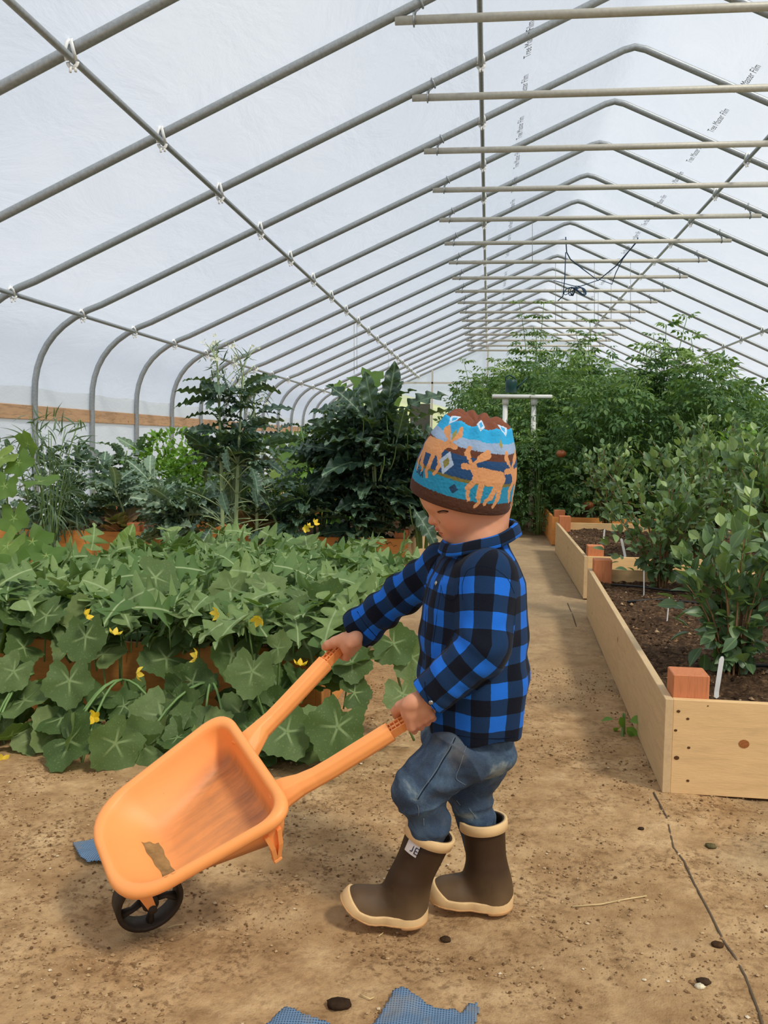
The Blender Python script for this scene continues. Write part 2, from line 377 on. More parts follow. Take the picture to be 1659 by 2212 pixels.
def mat_ground():
    t = NT('dusty_ground'); v = t.coord()
    big = t.noise(v, 1.7, 5, .6, .3); mid = t.noise(v, 11, 6, .65); fine = t.noise(v, 70, 5, .7); vf = t.noise(v, 260, 3, .6)
    tan = t.ramp(mid, [(.3, lin(146, 114, 78)), (.5, lin(184, 150, 108)), (.72, lin(208, 176, 132))])
    tan = t.mix(t.ramp(t.noise(v, 3.1, 5, .65), [(.42, (0, 0, 0)), (.62, (.55, .55, .55))]), tan, lin(150, 116, 78))
    dk = t.ramp(fine, [(.38, (1, 1, 1)), (.52, (0, 0, 0))])
    sx = t.n('ShaderNodeSeparateXYZ'); t.l(v, sx.inputs[0])
    # trodden loose soil in the aisle centre, bare woven cloth showing through towards the right
    loose = t.ramp(t.noise(v, 4.5, 6, .7), [(.42, (.15, .15, .15)), (.62, (.9, .9, .9))])
    c = t.mix(t.math('MULTIPLY', dk, loose), tan, lin(112, 84, 56))
    cl = t.math('MULTIPLY_ADD', sx.outputs[0], .55, -.12)
    cl2 = t.math('ADD', cl, t.math('SUBTRACT', big, .5)); clm = t.ramp(cl2, [(.12, (0, 0, 0)), (.42, (.75, .75, .75))])
    c = t.mix(clm, c, t.ramp(mid, [(.35, lin(112, 104, 84)), (.65, lin(158, 142, 112))]))
    pale = t.ramp(vf, [(.70, (0, 0, 0)), (.76, (.7, .7, .7))]); c = t.mix(pale, c, lin(214, 196, 164))
    c = t.mix(t.ramp(t.math('MULTIPLY', sx.outputs[1], .1), [(.26, (0, 0, 0)), (.5, (.6, .6, .6))]), c, lin(172, 152, 122))
    hb = t.math('ADD', fine, t.math('MULTIPLY', vf, .4))
    return t.fin(t.bsdf(c, .95, .12, 0, t.bump(hb, .7, .006)))
M['ground'] = mat_ground()
fl = link('floor', fastmesh('floor', np.stack([GX, GY, GZ], -1).reshape(-1, 3), [q], M['ground'])); tag(fl, kind='structure')
seam = [(1412, 1712), (1440, 1762), (1455, 1830), (1478, 1858), (1500, 1905), (1530, 1960), (1565, 2030), (1585, 2062), (1610, 2105), (1640, 2180), (1655, 2240)]
def ontop(x, y, dz=0): p = gr(x, y); p[2] = float(gheight(np.array([p[0]]), np.array([p[1]]))[0])+dz; return p
b = MB(); b.tube([ontop(x, y, .0005) for x, y in seam], .0024, 6, flat=.5); b.build('cloth_seam', simple('seam_dark', lin(92, 76, 56), .9), fl)
b = MB(); b.tube([ontop(x, y, .0) for x, y in ((1226, 1300), (1238, 1330), (1245, 1352))], .003, 6, flat=.5); b.build('cloth_seam', bpy.data.materials['seam_dark'], fl)
# loose crumbs: nobody could count them
rs = np.random.RandomState(11)
ico = [(0, 0, 1), (.9, 0, .2), (.25, .85, .25), (-.7, .55, .15), (-.7, -.5, .3), (.3, -.85, .1), (0, 0, -.6)]
icf = [(0, 1, 2), (0, 2, 3), (0, 3, 4), (0, 4, 5), (0, 5, 1), (6, 2, 1), (6, 3, 2), (6, 4, 3), (6, 5, 4), (6, 1, 5)]
N = 26000; P = np.stack([rs.uniform(-1.2, 1.0, N), 1.18+2.4*rs.rand(N)**1.3, np.zeros(N)], -1)
dens = vn(P[:, 0], P[:, 1], 5, 6)*.7+vn(P[:, 0], P[:, 1], 14, 8)*.5; P = P[(dens > .52+.16*np.clip(P[:, 0]-.1, 0, 1))]; N = len(P)
P[:, 2] = gheight(P[:, 0], P[:, 1])+.001; Sz = .0014+.0040*rs.rand(N)**4
A = rs.rand(N)*6.28; T = np.array(ico); R = T[None]*Sz[:, None, None]*rs.uniform(.7, 1.3, (N, 7, 3)); ca, sa = np.cos(A)[:, None], np.sin(A)[:, None]
VV = np.stack([R[..., 0]*ca-R[..., 1]*sa, R[..., 0]*sa+R[..., 1]*ca, R[..., 2]*.7], -1)+P[:, None]
FF = (np.array(icf)[None]+np.arange(N)[:, None, None]*7).reshape(-1, 3)
cm = NT('soil_crumb'); ti = cm.attr('tint'); cmm = cm.fin(cm.bsdf(cm.ramp(ti, [(0, lin(96, 70, 46)), (.5, lin(150, 118, 82)), (.96, lin(190, 160, 120)), (1, lin(214, 198, 170))]), .95, .1))
o = link('soil_crumbs', fastmesh('soil_crumbs', VV.reshape(-1, 3), [FF], cmm, False, fattr={'tint': np.repeat(rs.rand(N), 7)}))
tag(o, 'loose crumbs of dry soil scattered over the trodden aisle', 'soil', kind='stuff')
# stones, straw and clods that can be picked out
def lump(name, px, py, r, col, label, cat, flat=.6, dz=0):
    p = ontop(px, py); rs = np.random.RandomState(int(px)); V = []; F = []; n = 10; m = 6
    for i in range(m+1):
        a = math.pi*i/m
        for j in range(n):
            q = 2*math.pi*j/n; k = 1+.28*(rs.rand()-.5); V.append((r*k*math.sin(a)*math.cos(q)*1.25, r*k*math.sin(a)*math.sin(q), r*k*flat*math.cos(a)))
    for i in range(m):
        for j in range(n): F.append((i*n+j, (i+1)*n+j, (i+1)*n+(j+1) % n, i*n+(j+1) % n))
    o = MB().add(V, F).build(name, simple(name+'_mat', col, .9, .1, 0, .3, 150), loc=tuple(p+np.array([0, 0, r*flat*.6]))); return tag(o, label, cat)
lump('stone', 1535, 1829, .010, lin(92, 84, 56), 'greenish brown stone on the cloth right of the seam', 'stone')
lump('soil_clod', 1550, 2038, .009, lin(70, 50, 32), 'dark soil clod just left of the seam near right edge', 'soil clod')
lump('soil_clod', 733, 2163, .017, lin(52, 38, 26), 'dark shaggy clod between the two blue net pieces', 'soil clod', .4)
lump('soil_clod', 963, 2017, .008, lin(62, 46, 30), 'small dark clod on the dirt below the rear boot', 'soil clod')
lump('stone', 1512, 2128, .007, lin(212, 200, 170), 'small pale stone near the lower right by the seam', 'stone')
lump('soil_clod', 1520, 2118, .010, lin(64, 48, 34), 'dark crumbly clod beside the small pale stone', 'soil clod', .4)
lump('soil_clod', 1385, 1787, .006, lin(58, 44, 30), 'tiny dark clod on bare cloth in front of raised bed', 'soil clod')
def straw(pts, r, label):
    o = MB().tube([ontop(x, y, .004) for x, y in pts], r, 6).build('straw_stalk', M['straw']); tag(o, label, 'straw')
M['straw'] = simple('straw', lin(206, 180, 130), .7, .2)
straw([(1237, 1952), (1300, 1947), (1350, 1941), (1397, 1934)], .0014, 'long pale straw lying on the ground right of the boots')
straw([(362, 1994), (376, 1988), (398, 1986)], .0011, 'short pale straw bit just right of the barrow wheel')
straw([(818, 2013), (828, 2005)], .0011, 'tiny straw splinter below the front boot')
straw([(778, 2140), (800, 2150), (808, 2145)], .0012, 'bent straw bit above the right blue net piece')
# outside ground and far field seen faintly through the end film
og = MB(); og.add([(-90, -40, -.12), (90, -40, -.12), (90, 140, -.12), (-90, 140, -.12)], [(0, 1, 2, 3)])
o = og.build('ground_outside', simple('gravel_yard', lin(186, 186, 172), .9, .1, 0, .1, .3), smooth=False); tag(o, kind='structure')
b = MB(); b.add([(-14, YB+1.5, -.10), (40, YB+1.5, -.10), (40, 70, -.10), (-14, 70, -.10)], [(0, 1, 2, 3)]); tag(b.build('field', simple('field_green', lin(150, 165, 92), .9, .1, 0, .2, .3), smooth=False), kind='structure')
b = MB(); V = []; F = []
for i in range(25):
    x = -9+i*2.2; h = 2.3+1.5*math.sin(i*.5+.8)+.5*math.sin(i*1.7)
    V += [(x, 50, -.1), (x, 54, h*.8), (x, 60, h), (x, 72, -.1)]
for i in range(24):
    for j in range(3): a = i*4+j; F.append((a, a+4, a+5, a+1))
o = b.add(V, F).build('hill', simple('hill_green', lin(176, 182, 110), .9, .1, 0, .2, .3)); tag(o, kind='structure')
cm2 = NT('bed_soil_lump'); clod_mat = cm2.fin(cm2.bsdf(cm2.ramp(cm2.attr('tint'), [(0, lin(40, 29, 20)), (.6, lin(92, 70, 50)), (.95, lin(142, 112, 82)), (1, lin(190, 165, 130))]), .95, .1))
# ------------------------------------------------------------------ raised beds
def bed(name_label, x0, y0, x1, y1, rot=0, h=.242, th=.020, woods=('pine', 'pine_side'), ph=.058, posts=None, soil_label='', open_left=False, knots=None):
    """x0,y0 = near left corner; local frame at that corner"""
    e = empty('raised_bed', (x0, y0, 0), rot, label=name_label, cat='raised bed')
    W = x1-x0; L = y1-y0
    fr = MB().box((th, 0, 0), (W-th, th, h), bev=.0012).build('front_board', M[woods[0]], e, False)
    bk = MB().box((th, L-th, 0), (W-th, L, h), bev=.0012).build('back_board', M[woods[0]], e, False)
    for s, nm in ((0, 'side_board'), (1, 'side_board')):
        a = 0 if s == 0 else W-th
        MB().box((a, 0, 0), (a+th, L, h), bev=.0012).build(nm, M[woods[1]], e, False)
    p0 = None
    for px in (th+.001, W-th-.09):
        for py in (th+.001, L-th-.09):
            if posts and (px > .3, round(py, 1)) in posts: continue
            if p0 is None: p0 = MB().box((0, 0, 0), (.089, .089, h+ph), bev=.002).build('corner_post', M['post'], e, False); c = p0
            else: c = p0.copy(); COL.objects.link(c); c.parent = e
            c.location = (px, py, 0)
    # soil with crumbly surface
    n = 90; nyy = int(n*L/W*1.0); xs = np.linspace(th, W-th, n); yy = np.linspace(th, L-th, nyy); X, Y = np.meshgrid(xs, yy, indexing='ij')
    Z = h-.062+(vn(X+x0+9, Y+y0+3, 6, 21)-.5)*.03+(vn(X+x0+5, Y+y0, 24, 22)-.5)*.018+np.clip(vn(X+x0+5, Y+y0, 55, 23)-.5, 0, 1)*.03
    ii = np.arange(X.size).reshape(X.shape); qq = np.stack([ii[:-1, :-1], ii[1:, :-1], ii[1:, 1:], ii[:-1, 1:]], -1).reshape(-1, 4)
    o = link('bed_soil', fastmesh('bed_soil', np.stack([X, Y, Z], -1).reshape(-1, 3), [qq], M['bed_soil']), None, (x0, y0, 0)); o.rotation_euler.z = rot
    tag(o, soil_label, 'soil', kind='stuff')
    if y0 < 3 or (x0 > 0 and y0 < 6):
        r2 = np.random.RandomState(int(abs(x0)*100)); n2 = 5200; px = r2.uniform(.03, W-.03, n2); py = r2.uniform(.03, L-.03, n2)
        pz = h-.060+(vn(px+x0+9, py+y0+3, 6, 21)-.5)*.03+(vn(px+x0+5, py+y0, 24, 22)-.5)*.018; sz = .0028+.0085*r2.rand(n2)**3
        T2 = np.array(ico)[None]*sz[:, None, None]*r2.uniform(.6, 1.4, (n2, 7, 3)); a2 = r2.rand(n2)*6.28; c2, s2_ = np.cos(a2)[:, None], np.sin(a2)[:, None]
        VV2 = np.stack([T2[..., 0]*c2-T2[..., 1]*s2_, T2[..., 0]*s2_+T2[..., 1]*c2, T2[..., 2]*.8], -1)+np.stack([px, py, pz], -1)[:, None]
        FF2 = (np.array(icf)[None]+np.arange(n2)[:, None, None]*7).reshape(-1, 3)
        c_ = link('soil_lumps', fastmesh('soil_lumps', VV2.reshape(-1, 3), [FF2], clod_mat, False, fattr={'tint': np.repeat(r2.rand(n2), 7)}), o); c_['kind'] = 'stuff'
    return e
b1 = bed('nearest raised bed at right, pale new boards and square orange posts', .456, 2.321, 1.70, 4.74, math.radians(-1.5), soil_label='dark crumbly soil filling the nearest right raised bed')
b2 = bed('second raised bed on the right, directly behind the nearest one', .553, 5.24, 1.80, 7.47, 0, soil_label='dark soil in the second right raised bed')
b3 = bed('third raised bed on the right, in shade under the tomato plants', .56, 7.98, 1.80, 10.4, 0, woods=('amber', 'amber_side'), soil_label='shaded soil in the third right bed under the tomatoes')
for i, y in enumerate((11.0, 14.0, 17.0, 20.0)):
    pass
l1 = bed('nearest left raised bed, shade-tinted amber boards half hidden by melon vines', -1.72, 2.70, -.49, 4.55, 0, woods=('amber', 'amber_side'), soil_label='shaded soil in the nearest left raised bed')
l2 = bed('second left raised bed, shade-tinted amber boards below the dark kale clump', -1.72, 5.92, -.49, 8.35, 0, woods=('amber', 'pine_side'), soil_label='soil in the second left raised bed under the kale')
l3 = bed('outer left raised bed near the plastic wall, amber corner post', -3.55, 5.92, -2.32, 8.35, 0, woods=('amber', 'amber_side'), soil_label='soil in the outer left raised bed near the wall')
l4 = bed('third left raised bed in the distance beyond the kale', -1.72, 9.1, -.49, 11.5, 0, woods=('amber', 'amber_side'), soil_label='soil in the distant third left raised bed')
# knots, dents and nail marks on the nearest bed's front board
km = simple('knot', lin(158, 96, 48), .6, .3, 0, .35, 300); nm_ = simple('nail_dent', lin(92, 62, 38), .8, .1, 0, .3, 300)
fb = [c for c in b1.children if c.name.startswith('front_board')][0]
def disc(px, py, rx, rz_, mat, name, parent, Y):
    p = at(px, py, Y); b = MB(); n = 14
    b.add([(0, -.0006, 0)]+[(rx*math.cos(i*2*math.pi/n), 0, rz_*math.sin(i*2*math.pi/n)) for i in range(n)], [(0, i+1, (i+1) % n+1) for i in range(n)])
    o = b.build(name, mat, parent)
    o.matrix_parent_inverse = Matrix.Identity(4); q = b1.matrix_basis.inverted() @ Vector(p); o.location = (q.x, -.0008, q.z)
bpy.context.view_layer.update()
disc(1604, 1603, .013, .011, km, 'knot', b1, 2.33)
for px, py, r in ((1464, 1534, .0045), (1484, 1550, .004), (1458, 1575, .004), (1460, 1634, .0065), (1486, 1612, .004), (1484, 1683, .004), (1527, 1522, .002)): disc(px, py, r, r*.8, nm_, 'nail_mark', b1, 2.33)
# plant labels (white tags) in the beds
def plant_tag(px, py, top, z, label, w=.011, lean=0):
    p = gr(px, py, z); q = at(top[0], top[1], p[1]-.01+lean)
    d = np.array([1, .25, 0])*w/2; b = MB(); n = np.array([0, .0008, 0])
    b.loft([[p-d-n-(0, 0, .02), p+d-n-(0, 0, .02), p+d+n-(0, 0, .02), p-d+n-(0, 0, .02)], [p-d-n, p+d-n, p+d+n, p-d+n], [q*.92+p*.08-d-n, q*.92+p*.08+d-n, q*.92+p*.08+d+n, q*.92+p*.08-d+n], [q-d*.45-n, q+d*.45-n, q+d*.45+n, q-d*.45+n]], 0, True, True)
    tag(b.build('plant_label', M['white'], smooth=False), label, 'plant label')
plant_tag(1548, 1494, (1560, 1418), .19, 'wide white plant label behind the orange post in the nearest bed', .014)
plant_tag(1441, 1342, (1446, 1289), .19, 'thin white plant label standing edge-on mid nearest bed', .005)
plant_tag(1391, 1278, (1391, 1232), .19, 'thin white plant label before the board knot, far end of nearest bed', .005)
plant_tag(1350, 1200, (1342, 1163), .19, 'leaning white plant label poking above second bed front board', .016)
plant_tag(1304, 1163, (1306, 1143), .19, 'small white plant label at the left in the second bed', .012)
plant_tag(1527, 1158, (1524, 1133), .19, 'small white plant label at the right in the second bed', .018)
# drip lines
def drip(pts, label, z=.195):
    tag(MB().tube([gr(x, y, z) for x, y in pts], .0055, 8).build('drip_line', M['black']), label, 'irrigation hose')
drip([(1320, 1263), (1380, 1267), (1450, 1276), (1505, 1278), (1600, 1282), (1700, 1290)], 'black drip hose across the far end of nearest right bed')
drip([(1356, 1300), (1400, 1296), (1440, 1295), (1500, 1302), (1600, 1308), (1700, 1315)], 'black drip hose with white end crossing mid nearest right bed')
drip([(1525, 1440), (1590, 1437), (1660, 1438), (1760, 1440)], 'grey black drip hose behind the orange post in nearest right bed')
drip([(1390, 1180), (1450, 1182), (1540, 1180), (1700, 1184)], 'thin black drip hose crossing the second right bed')
# ================================================================== foliage tools
def strip_leaf(n, wf, bend=.25, fold=.15, ruf=0.0, rf=5, across=(-1, -.5, 0, .5, 1), seed=0):
    t = np.linspace(0, 1, n+1); rs = np.random.RandomState(seed); V = []; U = []
    for i, x in enumerate(t):
        wdt = wf(x)
        for a in across:
            y = a*wdt; e = abs(a)**1.5
            z = -bend*x*x+fold*abs(y)*1.0+ruf*e*math.sin(rf*2*math.pi*x+(0 if a < 0 else 1.7)+seed)
            V.append((x, y, z)); U.append((x, y))
    k = len(across); F = [(i*k+j, (i+1)*k+j, (i+1)*k+j+1, i*k+j+1) for i in range(n) for j in range(k-1)]
    return np.array(V), [np.array(F)], np.array(U)
def round_leaf(seed=0, lobes=5, lobe=.10, ser=.035, cup=.18, wave=.07, na=40):
    rs = np.random.RandomState(seed); V = [(0, 0, 0)]; U = [(0, 0)]; rings = (.28, .62, .88, 1.0); p0 = rs.rand()*6
    for ri, rr in enumerate(rings):
        for j in range(na):
            a = -math.pi+2*math.pi*(j+.5)/na
            R = 1+lobe*math.cos(lobes*a)-.10*abs(math.sin(a/2))**2
            notch = math.exp(-((math.pi-abs(a))/.30)**2); R *= 1-.62*notch
            if ri == 3: R *= 1+ser*(1 if j % 2 else -1)
            r = R*rr; z = cup*r*r*(.6+.4*math.cos(2*a+p0))+wave*r*r*math.sin(lobes*a+p0)+.03*r*math.cos(lobes*a)*-1
            V.append((r*math.cos(a), r*math.sin(a), z)); U.append((r, 0 if rr < .1 else .5*abs(math.sin(lobes*a/2))*r))
    T = np.array([(0, 1+j, 1+(j+1) % na) for j in range(na) if j != na-1])
    Q = np.array([(1+k*na+j, 1+(k+1)*na+j, 1+(k+1)*na+j+1, 1+k*na+j+1) for k in range(3) for j in range(na-1)])
    return np.array(V), [T, Q], np.array(U)
def combine(L):
    """L: (template, offset, angle, tilt, scale)"""
    V = []; Fs = {}; U = []; n = 0
    for (v, fs, u), off, ang, tilt, s in L:
        c, s_ = math.cos(ang), math.sin(ang); ct, st = math.cos(tilt), math.sin(tilt)
        x, y, z = v[:, 0]*s, v[:, 1]*s, v[:, 2]*s
        x, z = x*ct+z*st, -x*st+z*ct
        V.append(np.stack([x*c-y*s_+off[0], x*s_+y*c+off[1], z+off[2]], -1)); U.append(u)
        for f in fs: Fs.setdefault(f.shape[1], []).append(f+n)
        n += len(v)
    return np.concatenate(V), [np.concatenate(f) for f in Fs.values()], np.concatenate(U)
wave_w = lambda base, k, amp: (lambda x: base*math.sin(math.pi*min(1, max(0, x))**.8)*(1-amp*(.5+.5*math.cos(2*math.pi*k*x)))+.004)
LF = {}
LF['melon'] = [round_leaf(i, 5, .09, .035, .20, .08) for i in range(3)]
def wm(seed):
    rs = np.random.RandomState(seed)
    def wf(x):
        env = .48*math.sin(math.pi*x**.75)**.8 if 0 < x < 1 else 0
        return env*1.12*(.16+.84*(.5+.5*math.cos(2*math.pi*(3.2*x-.3)))**.7*(1-.06*math.cos(2*math.pi*9*x)))+.012
    return strip_leaf(42, wf, .42, .22, .07, 2.3, seed=seed)
LF['water'] = [wm(i) for i in range(2)]
LF['oval'] = [strip_leaf(6, lambda x: .30*math.sin(math.pi*x**.85)+.004, .18, .35, across=(-1, 0, 1))]
LF['oval2'] = [strip_leaf(6, lambda x: .36*math.sin(math.pi*x)+.004, -.05, .3, across=(-1, 0, 1))]
lf_ = strip_leaf(4, lambda x: .24*math.sin(math.pi*x**.8)*(1 if x not in (.25, .75) else .85)+.004, .3, .3, across=(-1, 0, 1))
LF['tomato'] = [combine([(lf_, (.62, 0, -.10), 0, .3, .42), (lf_, (.48, .02, -.05), .9, .3, .34), (lf_, (.48, -.02, -.05), -.9, .3, .34), (lf_, (.22, .02, 0), 1.1, .3, .30), (lf_, (.22, -.02, 0), -1.1, .3, .30), (strip_leaf(3, lambda x: .012, .12, 0, across=(-1, 1)), (0, 0, 0), 0, 0, .66)])]
def kale_w(x): return (.02+.155*max(0, math.sin(math.pi*max(0, (x-.16)/.84)**.9))**.8*(1+.16*math.sin(34*x)) if x > .16 else .018)
LF['kale'] = [strip_leaf(28, kale_w, .42, .32, .050, 5.5+i*.9, seed=i) for i in range(3)]
LF['kale_up'] = [strip_leaf(22, kale_w, .22, .35, .10, 4.2, seed=7), strip_leaf(22, kale_w, .40, .3, .09, 5, seed=9)]
LF['thin'] = [strip_leaf(8, lambda x: .045*math.sin(math.pi*x**.7)+.004, .7, .2, across=(-1, 0, 1)), strip_leaf(8, lambda x: .05*math.sin(math.pi*x**.7)+.004, .3, .2, across=(-1, 0, 1))]
LF['chard'] = [strip_leaf(16, lambda x: .27*math.sin(math.pi*x**.85)**.9*(1+.05*math.sin(30*x))+.012, .12, .15, .02, 4)]
LF['grape'] = [round_leaf(9, 5, .16, .05, .10, .10, 30), round_leaf(12, 5, .16, .05, .15, .12, 30)]
LF['flower'] = [combine([(strip_leaf(4, lambda x: .30*math.sin(math.pi*x**1.1)+.03, -.25, -.3, across=(-1, 0, 1)), (0, 0, 0), i*2*math.pi/5, -.35, 1) for i in range(5)])]
LF['floret'] = [combine([(strip_leaf(2, lambda x: .35*math.sin(math.pi*x)+.02, -.1, 0, across=(-1, 1)), (0, 0, 0), i*2*math.pi/4, -.2, 1) for i in range(4)])]
def frames(D, N):
    D = D/np.linalg.norm(D, axis=1, keepdims=True); N = N-D*(N*D).sum(1, keepdims=True)
    N = N/np.maximum(np.linalg.norm(N, axis=1, keepdims=True), 1e-6); Yv = np.cross(N, D)
    return np.stack([D, Yv, N], -1)
def foliage(name, kinds, P, D, N, S, tint, mat, parent):
    P, D, N, S, tint = map(np.asarray, (P, D, N, S, tint)); kinds = LF[kinds] if isinstance(kinds, str) else kinds
    R = frames(D.astype(float), N.astype(float)); VV = []; FF = {}; TT = []; UU = []; n = 0; pick = np.arange(len(P)) % len(kinds)
    for ki, (v, fs, u) in enumerate(kinds):
        m = pick == ki
        if not m.any(): continue
        V = np.einsum('nij,vj->nvi', R[m], v)*S[m][:, None, None]+P[m][:, None]; c = m.sum()
        VV.append(V.reshape(-1, 3)); TT.append(np.repeat(tint[m], len(v))); UU.append(np.tile(u, (c, 1)))
        for f in fs: FF.setdefault(f.shape[1], []).append((f[None]+np.arange(c)[:, None, None]*len(v)+n).reshape(-1, f.shape[1]))
        n += c*len(v)
    me = fastmesh(name, np.concatenate(VV), [np.concatenate(f) for f in FF.values()], mat, True, {'tint': np.concatenate(TT)}, None, {'luv': np.concatenate(UU)})
    return link(name, me, parent)
def stems(name, paths, mat, parent, n=6):
    b = MB()
    for pts, r in paths: b.tube(pts, r, n)
    return b.build(name, mat, parent)
def bez(a, b, c, n=7): a, b, c = map(lambda v: np.asarray(v, float), (a, b, c)); return [a*(1-t)**2+2*b*t*(1-t)+c*t*t for t in np.linspace(0, 1, n)]
L_ = lin
M['l_melon'] = mat_leaf('melon_leaf', L_(68, 92, 48), L_(92, 114, 66), L_(124, 140, 88), L_(136, 156, 104), .06, 0, .24, .6, .25, .22)
M['l_water'] = mat_leaf('watermelon_leaf', L_(82, 112, 62), L_(112, 136, 86), L_(136, 158, 100), L_(160, 178, 130), .03, 0, .22, .65, .2)
M['l_kale'] = mat_leaf('kale_leaf', L_(38, 62, 52), L_(54, 80, 66), L_(84, 108, 88), L_(112, 140, 108), .016, 7, .14, .45, .45)
M['l_blue'] = mat_leaf('blue_green_leaf', L_(80, 106, 88), L_(104, 130, 108), L_(134, 156, 130), L_(170, 190, 160), .022, 7, .18, .5, .35)
M['l_bright'] = mat_leaf('bright_leaf', L_(82, 128, 42), L_(112, 158, 60), L_(150, 185, 85), None, transl=.34)
M['l_big'] = mat_leaf('big_leaf', L_(74, 106, 48), L_(104, 136, 66), L_(156, 176, 84), L_(160, 184, 110), .04, 0, .34, .55, .3)
M['l_tom'] = mat_leaf('tomato_leaf', L_(52, 84, 48), L_(80, 116, 64), L_(140, 166, 92), None, transl=.26, rough=.55)
M['l_blueb'] = mat_leaf('shrub_leaf', L_(70, 98, 66), L_(106, 134, 92), L_(166, 188, 112), L_(120, 150, 90), .03, 0, .24, .4, .45)
M['l_thin'] = mat_leaf('thin_leaf', L_(70, 94, 72), L_(96, 118, 92), L_(122, 140, 112), None, transl=.2)
M['l_red'] = mat_leaf('reddish_leaf', L_(122, 92, 78), L_(150, 140, 96), L_(112, 66, 62), L_(200, 150, 140), .03, 6, .25)
M['l_chard'] = mat_leaf('chard_leaf', L_(128, 164, 84), L_(150, 184, 100), None, L_(214, 226, 170), .022, 8, .35, .45, .4)
M['petal'] = mat_leaf('yellow_petal', L_(250, 206, 40), L_(255, 222, 80), None, None, transl=.3)
M['white_petal'] = mat_leaf('white_petal', L_(235, 236, 215), L_(245, 245, 235), None, None, transl=.3)
M['stem'] = simple('green_stem', L_(112, 142, 84), .6, .3, 0, .15)
M['stem_pale'] = simple('pale_stem', L_(158, 176, 128), .6, .3, 0, .12)
M['twig'] = simple('brown_twig', L_(128, 98, 66), .8, .2, 0, .2)
rs = np.random.RandomState(42)
def rdir(n, up=0.0):
    v = rs.randn(n, 3); v[:, 2] += up; return v/np.linalg.norm(v, axis=1, keepdims=True)
def add_flowers(root, pts, size=.024, mat='petal'):
    for p in pts:
        d = rdir(1, .4)[0]; d[1] -= .5
        fo = foliage('flower', 'flower', [p], [np.cross(d, [0, 0, 1])+1e-3], [d], [size], [rs.rand()], M[mat], root)
# ------------------------------------------------------------------ melon and watermelon vines in the nearest left bed
def vine(name, label, group, kinds, mat, cx, cy, rx, ry, n, smin, smax, zf, facing, stem_pts, flowers=(), cat='vine', tilt=.55):
    """leaves spread over an area; zf(x,y) canopy height; facing = mean leaf normal"""
    root = empty(name, (cx, cy, .18), label=label, cat=cat); o = np.array([cx, cy, .18])
    a = rs.rand(n)*6.283; r = np.sqrt(rs.rand(n)); X = cx+rx*r*np.cos(a); Y = cy+ry*r*np.sin(a)
    Z = np.array([zf(x, y) for x, y in zip(X, Y)]); P = np.stack([X, Y, Z], -1)+rs.randn(n, 3)*np.array([.01, .01, .034])
    P[:, 2] = np.maximum(P[:, 2], .03)
    if kinds == 'melon' and cx < -.6:
        kp = ~((P[:, 2] > .13) & (P[:, 2] < .285) & (P[:, 1] < BF) & (rs.rand(n) < .78)); P = P[kp]; n = len(P)
    Nn = np.array(facing, float)[None]+rs.randn(n, 3)*tilt; D = rs.randn(n, 3); D[:, 2] *= .3; D += np.array([0, -.55, -.1])
    S = rs.uniform(smin, smax, n)
    foliage('foliage', kinds, P-o, D, Nn, S, rs.rand(n)**1.3, M[mat], root)
    paths = []
    for i in range(n):
        p = P[i]-o; g = p*np.array([.88, .88, 1])+np.array([0, 0, -.10-.06*rs.rand()]); 
        if i % 2 == 0: paths.append((bez(p, p+(0, 0, -.05), g, 4), .0026))
    for k in range(4):
        q = np.array([rx*.8*rs.uniform(-1, 1), -ry*rs.uniform(.3, .9), zf(cx, cy-ry*.6)-.25]); paths.append((bez((0, 0, 0), q*.5+(0, 0, .12), q, 8), .0038))
    stems('stems', paths, M['stem'], root, 5)
    if flowers: add_flowers(root, [np.array(f)-o for f in flowers])
    return root
BF = 2.70
def z_front(x, y):   # spills over the front board to the ground
    if y > BF: return .33+.06*min(1, (y-BF)/.4)+.03*math.sin(5*x)
    t = (BF-y)/.42; return max(.05, .34-.36*t**.8)
def z_bed(x, y): return .375-.035*(y-2.9)/1.2+.03*math.sin(4*x+y*3)
# front curtain plants, left to right
specs = [(-1.60, 2.50, .26, .24, 44), (-1.32, 2.52, .25, .25, 46), (-1.04, 2.50, .25, .25, 46), (-.78, 2.52, .24, .24, 46), (-.50, 2.56, .20, .22, 40)]
labs = ['broad-leaved melon vine spilling over the board at far left edge', 'melon vine with big upright round leaves left of the barrow tub', 'melon vine with drooping dusty leaves behind the barrow tub', 'melon vine between the two barrow handles, leaves down to the ground', 'melon vine spilling onto the path beside the child']
fl_px = [[(5, 1645, 2.3)], [(185, 1330, 2.45), (248, 1370, 2.5), (202, 1550, 2.35)], [(295, 1455, 2.3), (425, 1418, 2.3), (470, 1325, 2.5)], [(648, 1437, 2.45), (558, 1337, 2.45), (505, 1335, 2.6)], []]
def front_facing(): return (0, -.62, .75)
for (cx, cy, rx, ry, n), lb, fp in zip(specs, labs, fl_px):
    vine('melon_vine', lb, None, 'melon', 'l_melon', cx, cy, rx, ry, n, .05, .088, z_front, (0.05, -.72, .70), None, [at(*f) for f in fp], tilt=.38)
